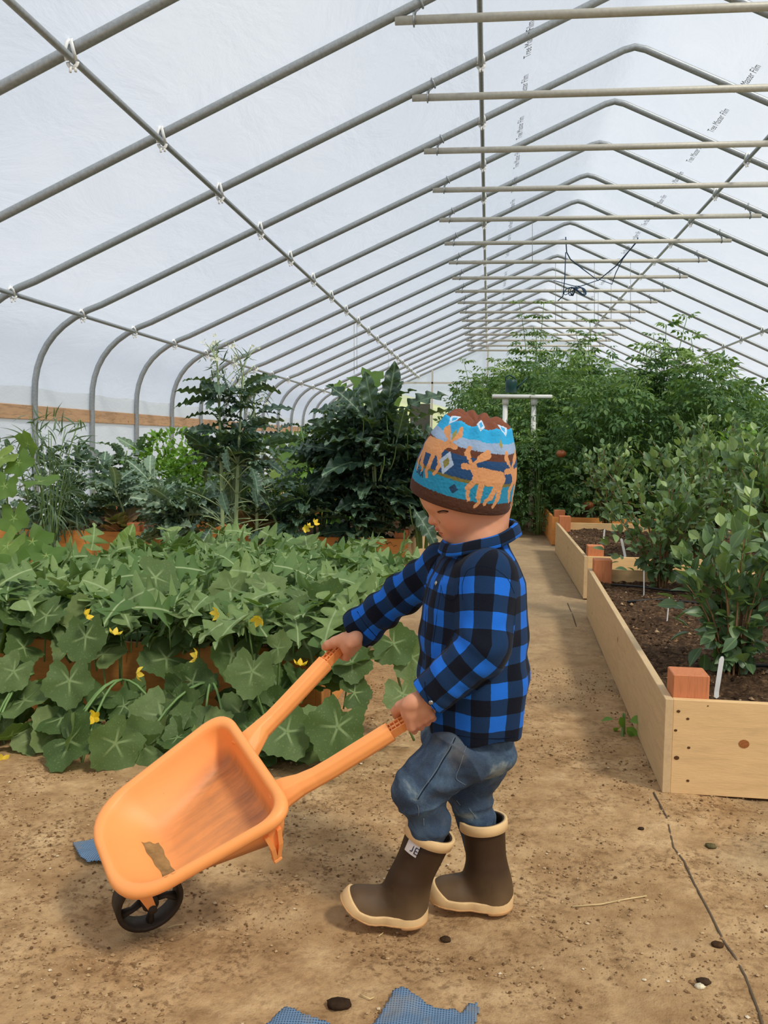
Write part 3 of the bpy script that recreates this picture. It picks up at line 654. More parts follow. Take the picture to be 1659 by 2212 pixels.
for (cx, cy, rx, ry, n, lb, fp) in [(-1.5, 2.95, .35, .30, 95, 'grey-green lobed watermelon vine above the left end of the board', []), (-.98, 2.85, .34, .30, 95, 'lobed watermelon vine at the middle of the board, yellow flowers', [(370, 1290, 2.9)]), (-.62, 2.80, .26, .32, 85, 'lobed watermelon vine under the child\'s outstretched hand', []),
                                (-1.55, 3.5, .40, .36, 120, 'watermelon vine in the left middle of the nearest bed', []), (-1.05, 3.45, .34, .36, 120, 'watermelon vine in the centre of the nearest bed', []), (-.60, 3.45, .32, .40, 130, 'watermelon vine behind the child\'s outstretched sleeve', []),
                                (-1.5, 4.1, .42, .38, 120, 'watermelon vine at the left rear of the nearest bed', []), (-.72, 4.15, .36, .40, 140, 'watermelon vine at the right rear, yellow bloom standing up', [(668, 1138, 4.2), (680, 1130, 4.2), (660, 1142, 4.2)])]:
    vine('watermelon_vine', lb, None, 'water', 'l_water', cx, cy, rx, ry, n, .09, .15, z_bed, (0, -.25, 1), None, [at(*f) for f in fp], tilt=.42)
# a few large melon leaves standing on their own petioles over the canopy
def big_leaf_plant(name, label, leaves, mat='l_melon', kinds='melon', cat='plant', basez=.2):
    _m = np.mean([at(*l[:3]) for l in leaves], 0); b0 = np.array([_m[0], max(_m[1]+.05, 2.76), basez]); root = empty(name, tuple(b0), label=label, cat=cat); P = []; D = []; N = []; S = []; T = []; pa = []
    for (x, y, Y, s, dx, dz, ny_, nz_) in leaves:
        p = at(x, y, Y); P.append(p-b0); D.append((dx, -.35, dz)); N.append((rs.uniform(-.2, .2), ny_, nz_)); S.append(s); T.append(rs.uniform(.2, .9))
        e_ = p-b0+np.array([rs.uniform(-.05, .05), .07, -.16]); e_[2] = max(e_[2], -b0[2]+.02); pa.append((bez(p-b0, p-b0+np.array([0, .04, -.08]), e_, 7), .0038))
    foliage('foliage', kinds, P, D, N, S, T, M[mat], root); stems('stems', pa, M['stem'], root)
    return root
big_leaf_plant('melon_plant', 'large scalloped melon leaves standing upright at the left of the bed', [(150, 1470, 2.42, .075, .15, -1, -.9, .35), (185, 1375, 2.48, .075, .1, -.8, -.8, .6), (150, 1290, 2.8, .07, .0, -.8, -.9, .45), (100, 1330, 2.6, .075, -.8, -.5, -.5, .8), (30, 1450, 2.45, .065, -.4, -.6, -.9, .3)])
big_leaf_plant('melon_plant', 'large melon leaves standing in front of the corner post', [(650, 1335, 2.62, .080, -.5, -.6, -.55, .8), (700, 1285, 2.75, .078, .7, -.1, -.35, .9), (500, 1270, 2.85, .068, -.1, -.8, -.7, .6), (575, 1262, 2.85, .07, .8, -.3, -.3, .9), (545, 1450, 2.38, .072, -.1, -.9, -.85, .5), (600, 1400, 2.42, .05, .7, .2, -.85, .5)])
big_leaf_plant('melon_plant', 'large pale melon leaves between the handle and the child\'s trousers', [(730, 1570, 2.25, .085, -.3, -.8, -.75, .6), (620, 1580, 2.28, .075, .4, -.7, -.8, .5), (850, 1390, 2.62, .07, .5, -.6, -.8, .5), (890, 1420, 2.62, .07, .6, -.5, -.8, .5), (760, 1430, 2.55, .06, .1, -.8, -.8, .5), (870, 1500, 2.5, .06, .2, -.6, -.7, .6)])
big_leaf_plant('squash_plant', 'tall squash plant with big bright green leaves at the left edge', [(40, 1000, 3.6, .065, .3, -.6, -.7, .6), (10, 1050, 3.5, .062, -.2, -.8, -.8, .4), (85, 1040, 3.6, .08, .9, -.1, -.3, .9), (30, 1120, 3.5, .075, .1, -.9, -.7, .5), (70, 1170, 3.5, .08, .6, -.6, -.6, .7), (15, 1180, 3.3, .09, -.4, -.5, -.5, .8), (100, 1200, 3.4, .075, .8, -.3, -.4, .9), (30, 1230, 3.2, .08, .1, -.6, -.6, .8), (0, 990, 3.6, .08, -.6, -.3, -.5, .8), (60, 960, 3.65, .06, .2, .8, -.8, .2)], 'l_big', 'grape')
big_leaf_plant('chard_plant', 'single upright pale green chard leaf above the vines at left', [(262, 1225, 4.3, .24, .35, 1.0, -.9, .15), (300, 1240, 4.3, .14, .9, .5, -.6, .6)], 'l_chard', 'chard')
# ------------------------------------------------------------------ tall kale
def kale(label, x, y, h, spread, n, size, mat='l_kale', z0=.2, lean=(0, 0), up=.4, low=.25, cat='kale plant', kinds='kale', nstem=5, name='kale_plant', pale='stem'):
    root = empty(name, (x, y, z0), label=label, cat=cat); P = []; D = []; N = []; S = []; paths = []
    for s in range(nstem):
        a = rs.rand()*6.28; e = np.array([lean[0]+spread*.45*math.cos(a), lean[1]+spread*.45*math.sin(a), h*rs.uniform(.72, 1)])
        st = bez((.03*math.cos(a), .03*math.sin(a), -.03), e*np.array([.35, .35, .5]), e, 8); paths.append((st, [.011*(1-i*.08) for i in range(8)]))
        for k in range(n//nstem):
            t = low+(1-low)*rs.rand()**.75; i = min(6, int(t*7)); p = st[i]*(1-(t*7-i))+st[i+1]*(t*7-i)
            b = rs.rand()*6.28; el = rs.uniform(-.1, .55)+up*t*1.3; d = np.array([math.cos(b)*math.cos(el), math.sin(b)*math.cos(el), math.sin(el)])
            sz = size*rs.uniform(.6, 1.15)*(1.05-.35*t); P.append(p); D.append(d); N.append(np.array([0, 0, 1])+rs.randn(3)*.35-d*.2); S.append(sz)
    foliage('foliage', kinds, P, D, N, S, rs.rand(len(P)), M[mat], root); stems('stems', paths, M[pale], root, 7); return root
kale('dense dark green kale clump just left of the child\'s hat', -.72, 6.05, .92, .46, 150, .46, up=.3, nstem=12, pale='stem_pale')
kale_up = big_leaf_plant('kale_plant', 'kale plant with long upright leaves pointing above the hat at left', [(835, 900, 5.75, .34, .18, 1, -.6, .3), (862, 890, 5.8, .30, .8, .6, -.5, .6), (810, 905, 5.75, .30, -.2, 1, -.7, .2), (785, 900, 5.7, .28, -.6, .8, -.6, .5), (880, 940, 5.8, .30, .9, .2, -.4, .9), (855, 960, 5.75, .28, .25, .9, .5, .6), (900, 1010, 5.7, .28, .9, -.3, -.3, .9), (885, 1090, 5.7, .30, .7, -.7, -.6, .7), (830, 985, 5.7, .26, -.5, .5, -.5, .8), (905, 1060, 5.75, .26, .95, -.1, -.2, .9)], 'l_kale', 'kale_up', 'kale plant')
kale('dark kale plant with long leaves reaching above the pipes', -.80, 6.05, .96, .34, 90, .36, up=.75, nstem=7)
kale('dark kale plant leaning over the path beside the child', -.42, 6.0, .72, .34, 120, .34, up=.1, low=.1, nstem=6)
kale('dark kale plant between the clump and the flowering stalks', -1.18, 6.35, .86, .34, 110, .34, up=.1, nstem=6)
kale('low dark kale plant before the amber boards at centre left', -1.28, 5.75, .40, .36, 80, .30, low=.05, nstem=6)
kale('low blue-green kale plant before the amber boards at left', -1.95, 5.7, .36, .36, 70, .30, 'l_blue', low=.05, nstem=5)
kale('low dark kale plant at the foot of the big clump', -.80, 5.95, .42, .40, 110, .30, low=.05, nstem=6)
big_leaf_plant('squash_vine', 'yellow-green squash vine climbing out of the top of the kale clump', [(790, 820, 6.6, .13, .5, -.3, -.6, .5), (825, 865, 6.6, .13, .3, -1, -.8, .2), (760, 870, 6.6, .11, -.4, -.8, -.8, .3), (795, 935, 6.5, .12, .1, -.9, -.9, .2), (870, 945, 6.4, .12, .5, -.4, -.7, .5), (640, 985, 6.8, .12, -.2, -.7, -.8, .4), (610, 1010, 6.8, .11, -.4, -.5, -.6, .6), (735, 835, 6.6, .05, -.4, -.6, -.8, .3)], 'l_big', 'grape')
for i, (x, y, s) in enumerate(((770, 815, 0), (742, 842, 1))): pass
# pair of flowering kale stalks
def flowering(label, x, y, base, top, seed):
    p0 = gr(*base, .19); p1 = at(*top); root = empty('flowering_kale', tuple(p0), label=label, cat='kale plant'); H = p1-p0
    st = bez((0, 0, -.02), H*np.array([.15, .1, .5]), H, 14); pa = [(st, [.0125*(1-i*.045) for i in range(14)])]; P = []; D = []; N = []; S = []
    for k in range(26):      # bare petioles low on the stalk
        t = rs.uniform(.12, .62); q = st[int(t*13)]; b = rs.rand()*6.28; L = rs.uniform(.10, .2); e = q+np.array([math.cos(b)*L, math.sin(b)*L, L*rs.uniform(.1, .7)])
        pa.append((bez(q, (q+e)/2+np.array([0, 0, .02]), e, 5), .003))
        if k % 3 == 0: P.append(e); D.append((math.cos(b), math.sin(b), -.6)); N.append((0, 0, 1)+rs.randn(3)*.3); S.append(rs.uniform(.12, .2))
    for k in range(34):
        t = rs.uniform(.52, .98); q = st[int(t*13)]; b = rs.rand()*6.28; el = rs.uniform(0, .9); d = np.array([math.cos(b)*math.cos(el), math.sin(b)*math.cos(el), math.sin(el)])
        P.append(q); D.append(d); N.append(np.array([0, 0, 1])+rs.randn(3)*.3); S.append(rs.uniform(.18, .34)*(1.15-.5*t))
    foliage('foliage', 'kale', P, D, N, S, rs.rand(len(P)), M['l_kale'], root)
    P = []; fr = []
    for k in range(16):
        b = rs.rand()*6.28; L = rs.uniform(.06, .16); q = st[rs.randint(10, 14)]; e = q+np.array([math.cos(b)*L*.6, math.sin(b)*L*.6, L*1.1]); pa.append((bez(q, q+(0, 0, L*.6), e, 5), .0022))
        for j in range(5): P.append(e+rs.randn(3)*np.array([.012, .012, .014])); 
        for j in range(3): fr.append(e*.6+q*.4+rs.randn(3)*.02)
    stems('stems', pa, M['stem_pale'], root, 7); n = len(P)
    foliage('blossoms', 'floret', P, rdir(n), rdir(n, 1.5)-(0, .6, 0), rs.uniform(.008, .014, n), rs.rand(n), M['white_petal'], root)
    n = len(fr); foliage('bract_leaves', 'thin', fr, rdir(n, .3), rdir(n, 1), rs.uniform(.05, .09, n), rs.rand(n), M['l_kale'], root)
flowering('left of two tall bare kale stalks crowned with white flowers', 0, 0, (482, 1222), (470, 800, 4.8), 1)
flowering('right of two tall bare kale stalks crowned with white flowers', 0, 0, (508, 1224), (525, 812, 4.85), 2)
flowering('thinner kale stalk behind the pair of flowering stalks', 0, 0, (555, 1180), (548, 870, 5.4), 3)
# brassicas along the outer bed and wall
kale('blue-green broccoli plant behind the left squash leaves', -2.45, 6.1, .42, .45, 60, .34, 'l_blue', nstem=3, pale='stem_pale', cat='broccoli plant', name='broccoli_plant')
kale('blue-green broccoli plant in front of the bright green bush', -2.05, 5.75, .34, .42, 60, .34, 'l_blue', nstem=3, pale='stem_pale', cat='broccoli plant', name='broccoli_plant', low=.1)
kale('dusty blue broccoli plant left of the bright green bush', -3.05, 7.3, .58, .42, 70, .30, 'l_blue', nstem=4, cat='broccoli plant', name='broccoli_plant')
kale('low broccoli plant under the first wall pipe', -2.9, 6.0, .30, .42, 60, .30, 'l_blue', nstem=3, cat='broccoli plant', name='broccoli_plant', low=.1)
kale('grey-green broccoli plant at the left corner of second bed', -1.62, 6.2, .50, .42, 80, .32, 'l_blue', nstem=4, cat='broccoli plant', name='broccoli_plant', low=.1)
kale('reddish lettuce clump beside the amber post at left', -2.45, 5.95, .12, .3, 26, .26, 'l_red', nstem=2, kinds='chard', cat='lettuce', name='lettuce', low=.3)
kale('purple-tinged chard clump under the flowering stalks', -1.5, 6.0, .14, .3, 26, .28, 'l_red', nstem=2, kinds='chard', cat='chard plant', name='chard_plant', low=.3)
def bush(name, label, cat, x, y, z0, h, rx, n, size, mat, kinds='oval', ry=None, top=.8, group=None, twig='stem', shoots=0, droop=-.1, stemn=10, along=.5):
    root = empty(name, (x, y, z0), label=label, cat=cat, group=group); ry = ry or rx; P = []; D = []
    pa = []; st = []
    for s in range(stemn):
        a = rs.rand()*6.28; k = rs.uniform(.3, .9); e = np.array([rx*k*math.cos(a), ry*k*math.sin(a), h*rs.uniform(.6, .98)])
        q = bez((.02*math.cos(a), .02*math.sin(a), -.05), e*np.array([.3, .3, .6]), e, 9); st.append(q); pa.append((q, [(.006 if along < .8 else .0042)*(1-i*.08) for i in range(9)]))
    m = int(n*(1-along)); a = rs.rand(m)*6.283; u = rs.rand(m); zz = h*(.12+.85*u); rr = np.sqrt(1-(np.abs(u*1.12-.5)/.62)**2.2)*(.55+.45*rs.rand(m)**.5)
    P1 = np.stack([rx*rr*np.cos(a), ry*rr*np.sin(a), zz], -1)
    ss = rs.randint(0, stemn, n-m); tt = rs.uniform(.22, 1, n-m); P2 = np.array([st[i][min(8, int(t*8.99))] for i, t in zip(ss, tt)])+rs.randn(n-m, 3)*(.02 if along < .7 else .008)
    P = np.concatenate([P1, P2]); c = np.array([0, 0, h*.35]); D = (P-c); D /= np.linalg.norm(D, axis=1, keepdims=True)+1e-6; D = D*.8+rs.randn(len(P), 3)*.55; D[:, 2] += droop
    N = np.array([0, -.15, 1])[None]+rs.randn(len(P), 3)*.5
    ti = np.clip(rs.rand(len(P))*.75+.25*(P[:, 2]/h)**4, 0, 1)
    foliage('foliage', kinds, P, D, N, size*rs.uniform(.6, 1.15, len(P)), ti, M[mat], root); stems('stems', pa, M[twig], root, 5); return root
bush('basil_bush', 'bright green leafy bush by the plastic wall at left', 'bush', -2.62, 7.5, .2, .76, .42, 1500, .062, 'l_bright')
bush('basil_bush', 'lower right part bush of bright green leaves behind the bare stalks', 'bush', -2.22, 7.2, .2, .62, .34, 900, .055, 'l_bright')
bush('flax_plant', 'thin-leaved grey-green plant in front of the first wall pipe', 'plant', -2.85, 5.7, .15, .88, .26, 430, .13, 'l_thin', 'thin', top=.9, stemn=14, droop=-.3)
bush('bean_bush', 'dark green bush low along the wall between the wall pipes', 'bush', -3.1, 6.6, .2, .62, .30, 420, .075, 'l_kale')
bush('bean_bush', 'green bush at the far left edge against the wall', 'bush', -3.6, 6.3, .15, .7, .30, 400, .08, 'l_blue')
for i, (x, y, h, mt, lb) in enumerate(((-1.9, 8.3, .80, 'l_tom', 'dark green bush behind the bare kale stalks'), (-1.25, 7.6, .72, 'l_bright', 'yellow-green bush showing between the kale plants'), (-.8, 7.8, .85, 'l_tom', 'green bush behind the big kale clump'), (-2.9, 8.9, .7, 'l_bright', 'bright bush in the outer row beyond the basil'),
                                 (-1.1, 10.2, .95, 'l_kale', 'dark bush in the distant left bed, nearest one'), (-.75, 11.2, .8, 'l_bright', 'light green bush in the distant left bed'), (-2.3, 11.5, .9, 'l_tom', 'dark green bush farther along the outer row'),
                                 (-.8, 13.6, .8, 'l_tom', 'green plants seen left of the hat beyond the kale'), (-.75, 17, .95, 'l_bright', 'far green plants before the end wall at left'), (-1.9, 15, 1.0, 'l_tom', 'far dark bush along the left row'), (-2.6, 19, 1.0, 'l_kale', 'farthest dark bush near the end wall at left'))):
    bush('leafy_bush', lb, 'bush', x, y, .12, h, .5, 700, .085, mt)
# ------------------------------------------------------------------ shrubs in the right beds
def shrub(label, base, Y=None, h=.5, rx=.28, n=520, size=.05, z0=.18, xy=None, stemn=12, group=None, ry=None):
    p = gr(*base, z0) if base else np.array([xy[0], xy[1], z0])
    return bush('berry_shrub', label, 'shrub', p[0], p[1], z0, h, rx, n, size, 'l_blueb', 'oval', group=group, twig='twig', stemn=stemn*2, droop=.45, ry=ry, along=.85)
def tall_shoot(root, x, h, n, mat='l_blueb', size=.055, ang=0):
    q = bez((0, 0, 0), (x*.3, -.02, h*.5), (x, -.03, h), 12); P = [q[int(i)] for i in np.linspace(4, 11, n)]
    D = [np.array([math.cos(i*2.4), math.sin(i*2.4), .5+(.9 if i > n-4 else 0)]) for i in range(n)]
    foliage('shoot_leaves', 'oval2', P, D, np.array([(0, -.3, 1)]*n)+rs.randn(n, 3)*.2, [size*rs.uniform(.7, 1.1)*(1 if i < n-3 else .7) for i in range(n)], np.linspace(.35, 1, n), M[mat], root)
    stems('shoot', [(q, [.0035*(1-i*.05) for i in range(12)])], M['stem'], root)
s1 = shrub('berry shrub in the near corner of the nearest bed with one tall pale shoot', (1580, 1462), h=.48, rx=.20, n=480, size=.060); tall_shoot(s1, .03, .60, 16, size=.07)
s2 = shrub('berry shrub with reddish twigs near the far end of nearest bed', (1425, 1268), h=.58, rx=.30, n=680, size=.060)
shrub('berry shrub at the right edge of the nearest bed, middle', None, xy=(1.30, 3.55), h=.56, rx=.27, n=620, size=.060)
shrub('berry shrub at the right edge of the nearest bed, near the front', None, xy=(1.05, 2.85), h=.50, rx=.22, n=360, size=.072)
shrub('berry shrub far right in the nearest bed beside the far board', None, xy=(1.30, 4.25), h=.72, rx=.34, n=640, size=.074)
s3 = shrub('slender berry shrub in the second bed left of the others', (1312, 1142), h=.70, rx=.30, n=720, size=.060); tall_shoot(s3, -.10, .62, 14, size=.07); tall_shoot(s3, .14, .72, 14, size=.07)
s4 = shrub('bushy berry shrub at the front middle of the second bed', None, xy=(1.25, 5.7), h=.74, rx=.40, n=1150, size=.064)
s5 = shrub('berry shrub at the rear right of the second bed', None, xy=(1.62, 6.7), h=.90, rx=.42, n=1150, size=.066); tall_shoot(s5, -.1, .95, 14, size=.075)
shrub('berry shrub at the right edge of the picture in second bed', None, xy=(1.75, 5.6), h=.62, rx=.30, n=560, size=.065)
shrub('berry shrub beyond the right bed edge, tall one', None, xy=(2.15, 6.2), h=.80, rx=.38, n=640, size=.07, z0=.05)
# ------------------------------------------------------------------ tomatoes
def tomato(x, y, h, r, n=240, size=.17, label='tall bushy tomato plant in the dense green mass at the back right', group='tomato plants at the back right', name='tomato_plant', mat='l_tom', sh=4):
    root = empty(name, (x, y, .05), label=label, cat='tomato plant', group=group); pa = []; P = []; D = []
    for s in range(5+sh):
        a = rs.rand()*6.28; k = rs.uniform(.1, .95); hh = h*(rs.uniform(.75, .95) if s < 5 else rs.uniform(.95, 1.12)); e = np.array([r*k*math.cos(a), r*k*math.sin(a), hh])
        q = bez((.03*math.cos(a), .03*math.sin(a), -.04), e*np.array([.2, .2, .7]), e, 10); pa.append((q, [.009*(1-i*.07) for i in range(10)]))
        for j in range(26): 
            t = rs.uniform(.5, 1); P.append(q[min(9, int(t*10))]); b = rs.rand()*6.28; D.append((math.cos(b), math.sin(b), .35))
    m = n; a = rs.rand(m)*6.283; u = rs.rand(m)**.85; zz = h*(.04+.92*u); rr = np.sqrt(np.clip(1-(np.abs(u-.42)/.62)**2.6, .02, 1))*(.6+.4*rs.rand(m)**.5)
    P = np.concatenate([np.array(P), np.stack([r*rr*np.cos(a), r*rr*np.sin(a), zz], -1)]); Dm = np.stack([np.cos(a), np.sin(a), rs.uniform(-.5, .35, m)], -1)+rs.randn(m, 3)*.4
    D = np.concatenate([np.array(D), Dm]); N = np.array([0, 0, 1])[None]+rs.randn(len(P), 3)*.45
    ti = np.clip(rs.rand(len(P))*.7+.3*(P[:, 2]/h)**5, 0, 1)  # upper leaves tinted lighter: sun through the tops is painted into the colour
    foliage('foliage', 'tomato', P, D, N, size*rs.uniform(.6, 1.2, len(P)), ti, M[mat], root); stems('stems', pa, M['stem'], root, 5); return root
T0 = [tomato(1.15, 8.7, 1.42, .52, 620), tomato(2.0, 8.6, 1.46, .52, 620), tomato(.85, 9.9, 1.55, .50, 520)]
tomato(.60, 12.3, 2.40, .42, 200, label='tallest tomato vine, climbing almost to the roof ridge', group=None, sh=3)
tomato(1.22, 11.0, 2.05, .40, 180, label='tall slim tomato vine under the knotted blue rope', group=None, sh=3)
tomato(1.72, 9.45, 1.88, .36, 160, label='tall tomato vine right of the rope, top against the film', group=None, sh=3)
tomato(2.1, 9.3, 1.72, .36, 160, label='tall tomato vine at right with a drooping leafy top', group=None, sh=3)
def dup(root, loc, rz_, sc_=(1, 1, 1), label=None, group=None):
    r = root.copy(); COL.objects.link(r); r.location = loc; r.rotation_euler = (0, 0, rz_); r.scale = sc_
    if label: r['label'] = label
    if group: r['group'] = group
    for ch in list(root.children):
        c = ch.copy(); COL.objects.link(c); c.parent = r
    return r
spots = [(2.75, 8.8, .86), (1.6, 9.6, 1.12), (2.4, 9.7, .98), (3.3, 9.6, .84), (3.9, 9.0, .68), (3.9, 10.6, .82), (1.2, 10.8, 1.18), (2.0, 11.0, 1.14), (2.9, 11.2, .95), (.75, 11.8, 1.28), (1.5, 12.3, 1.18), (2.4, 12.6, 1.08), (.62, 13.4, 1.36), (1.3, 14.2, 1.40), (3.5, 12.8, .90), (2.2, 14.4, 1.2), (.55, 15.3, 1.42), (1.0, 17, 1.45), (2.1, 17, 1.35), (.5, 19, 1.5), (1.6, 20, 1.5), (4.6, 11.5, .78), (.45, 9.4, .8), (.42, 11, .95), (3.2, 15.5, 1.05), (.1, 16.5, 1.3), (.0, 19.5, 1.5), (.5, 8.85, .66), (4.6, 9.6, .66), (.30, 9.9, .72), (.15, 10.9, .95), (-.02, 12.2, 1.1), (-.15, 14, 1.2), (.1, 9.6, .42), (.35, 9.15, .6)]
for i, (x, y, s) in enumerate(spots): dup(T0[i % 3], (x, y, .03), i*1.3, (min(1.1, s), min(1.1, s), s))
bush('pepper_plant', 'lighter green pepper plant in front of the tomato mass at right', 'pepper plant', 2.05, 7.75, .1, .95, .26, 420, .085, 'l_bright', stemn=8)
for (x, y, r, lb) in ((1212, 980, .045, 'orange tomato glimpsed in the dark foliage right of the hat'), (1270, 1092, .05, 'dark orange tomato low in the leaves above the third bed')):
    p = at(x, y, 8.42); b = MB(); V = []; F = []
    for i in range(9):
        for j in range(14):
            a = math.pi*i/8; q = 2*math.pi*j/14; k = 1+.05*math.cos(5*q)*math.sin(a); V.append((r*k*math.sin(a)*math.cos(q), r*k*math.sin(a)*math.sin(q), r*.82*math.cos(a)))
    for i in range(8):
        for j in range(14): F.append((i*14+j, (i+1)*14+j, (i+1)*14+(j+1) % 14, i*14+(j+1) % 14))
    o = b.add(V, F).build('tomato', simple('tomato_skin', lin(150, 84, 46), .35, .5), loc=tuple(p)); tag(o, lb, 'tomato')
    foliage('calyx', 'floret', [(0, 0, r*.8)], [(1, 0, 0)], [(0, 0, 1)], [r*.8], [.5], M['l_tom'], o)
bush('weed', 'small green seedling sprouting at the foot of nearest bed side board', 'weed', *gr(1345, 1585)[:2], .0, .07, .03, 7, .05, 'l_bright', stemn=3)
# ================================================================== ropes, strings, stand, can, nets
def rope(pts, r, label, mat='rope', name='rope', cat='rope'):
    tag(MB().tube(pts, r, 6).build(name, M[mat]), label, cat)
YR = Y0+3*S_
rope([at(1222, 512, YR), at(1224, 545, YR+.1), at(1232, 560, YR+.3), at(1260, 582, YR+.6), at(1292, 606, YR+.7), at(1330, 575, YR+.4), at(1376, 522, YR), at(1378, 513, YR)], .0075, 'dark blue rope slung in a wide V between two points of a cross bar')
rope([at(1222, 545, YR), at(1220, 600, YR+.1), at(1216, 640, YR+.2), at(1205, 650, YR+.25)], .007, 'dark blue rope end hanging straight down left of the knot')
rope([at(1376, 520, YR), at(1345, 560, YR+.9), at(1330, 590, YR+1.0), at(1322, 614, YR+1.1), at(1296, 604, YR+1.2), at(1255, 618, YR+1.3), at(1240, 618, YR+1.4), at(1196, 606, YR+2)], .006, 'thin dark rope running slack from right to the knotted bundle')
pts = []
for i in range(90):
    a = i*.55; c = at(1243, 626, YR+1.3); pts.append(c+np.array([.16*math.sin(a*.61)*math.cos(a*.13), .05*math.sin(a), .055*math.sin(a*1.23+.4)-.02]))
rope(pts, .006, 'tangled bundle of blue rope hanging under the cross bars', name='rope_bundle')
for i, (x, y0, y1, k) in enumerate(((1150, 468, 566, 2), (1200, 566, 700, 4), (1214, 602, 690, 5), (1284, 562, 700, 4), (1362, 566, 700, 4), (1320, 600, 690, 5), (1246, 629, 700, 6), (1292, 629, 700, 6), (765, 668, 808, 5), (771, 676, 800, 5), (839, 762, 812, 8), (858, 775, 845, 8))):
    Y = Y0+k*S_
    tag(MB().tube([at(x, y0, Y), at(x, (y0+y1)/2, Y), at(x, y1, Y)], .0035, 5).build('hanging_string', M['string']), 'thin grey string hanging straight down from the roof pipes', 'string', 'strings hanging from the roof pipes')
# white plastic stand with a dark green can on it, among the tomatoes
A_, B_ = at(1063, 852, 9.3), at(1190, 852, 9.5); st = empty('plastic_stand', (A_[0], A_[1], 0), label='white plastic pipe stand with a flat top bar among the tomato plants', cat='stand')
o0 = np.array([A_[0], A_[1], 0]); zt = A_[2]
MB().box((0, -.03, zt-.035), (B_[0]-A_[0], .16, zt), bev=.004).build('top_bar', M['white'], st)
for i, x in enumerate((.115, .40)):
    b = MB(); b.tube([(x+.02, .05, -.02), (x+.02, .05, zt-.03)], .026, 12); b.box((x-.012, .015, zt-.10), (x+.052, .085, zt-.03)); b.build('leg', M['white'], st)
cp = at(1104, 848, 9.38); cn = empty('watering_can', tuple(cp), label='dark green watering can standing on the white stand', cat='watering can')
GM = simple('dark_green_plastic', lin(24, 62, 58), .45, .4)
MB().loft([[(r*math.cos(i*.3927), r*math.sin(i*.3927), z) for i in range(16)] for z, r in ((0, .052), (.004, .058), (.10, .060), (.125, .055), (.13, .045), (.125, .040), (.06, .04))], 0, True, True).build('body', GM, cn)
b = MB(); b.tube([(-.05, 0, .10), (-.062, 0, .15), (-.02, 0, .175), (.03, 0, .15), (.05, 0, .12)], .008, 8); b.build('handle', GM, cn)
b = MB(); b.tube([(.05, 0, .03), (.10, -.01, .09), (.16, -.01, .15)], [.012, .009, .008], 8); b.build('spout', GM, cn)
# blue net offcuts
def netm():
    t = NT('blue_net'); v = t.coord((1, 1, 1)); 
    wv = t.n('ShaderNodeTexWave', wave_type='BANDS', bands_direction='X'); t.l(v, wv.inputs[0]); wv.inputs['Scale'].default_value = 72
    wv2 = t.n('ShaderNodeTexWave', wave_type='BANDS', bands_direction='Y'); t.l(v, wv2.inputs[0]); wv2.inputs['Scale'].default_value = 72
    f = t.math('MULTIPLY', wv.outputs['Fac'], wv2.outputs['Fac'])
    dirt = t.noise(v, 18, 5); c = t.ramp(f, [(0.05, lin(108, 134, 160)), (.55, lin(66, 88, 114))]); c = t.mix(t.ramp(dirt, [(.5, (0, 0, 0)), (.75, (.6, .6, .6))]), c, lin(140, 130, 115))
    return t.fin(t.bsdf(c, .85, .2, 0, t.bump(f, .5, .002)))
NM = netm()
def net(poly, label, lift=.012):
    """poly: outline pixels on the ground; triangulated grid inside, thin rumpled sheet"""
    P = np.array([gr(x, y)[:2] for x, y in poly]); lo, hi = P.min(0), P.max(0); n = 46; g = {}
    c = lambda p: sum(((P[i][1] > p[1]) != (P[i-1][1] > p[1])) and (p[0] < (P[i-1][0]-P[i][0])*(p[1]-P[i][1])/(P[i-1][1]-P[i][1]+1e-12)+P[i][0]) for i in range(len(P))) % 2
    xs = np.linspace(lo[0], hi[0], n); ysv = np.linspace(lo[1], hi[1], n); V = []; F = []; ins = {}
    for i in range(n-1):
        for j in range(n-1):
            if c(((xs[i]+xs[i+1])/2, (ysv[j]+ysv[j+1])/2)):
                q = []
                for a, b_ in ((i, j), (i+1, j), (i+1, j+1), (i, j+1)):
                    if (a, b_) not in g:
                        x, y = xs[a], ysv[b_]; z = float(gheight(np.array([x]), np.array([y]))[0])+.004+lift*(.5+.5*math.sin(x*38+y*22))*(.5+.5*math.sin(y*31-x*12)); g[(a, b_)] = len(V); V.append((x, y, z))
                    q.append(g[(a, b_)])
                F.append(q)
    o = MB().add(V, F).build('net_scrap', NM); m = o.modifiers.new('t', 'SOLIDIFY'); m.thickness = .0012; tag(o, label, 'net')
net([(852, 2138), (868, 2136), (900, 2150), (925, 2165), (955, 2172), (980, 2168), (998, 2178), (1012, 2158), (1030, 2156), (1036, 2172), (1022, 2215), (1030, 2270), (820, 2280), (795, 2225), (815, 2190)], 'larger blue net scrap with ragged edge at the bottom of the picture')
net([(612, 2168), (628, 2172), (660, 2190), (700, 2200), (740, 2216), (740, 2280), (520, 2290), (560, 2212)], 'smaller blue net scrap at the bottom left of the larger one')
net([(158, 1822), (200, 1812), (232, 1808), (240, 1866), (190, 1872), (172, 1862)], 'blue net scrap lying behind the barrow tub at left')

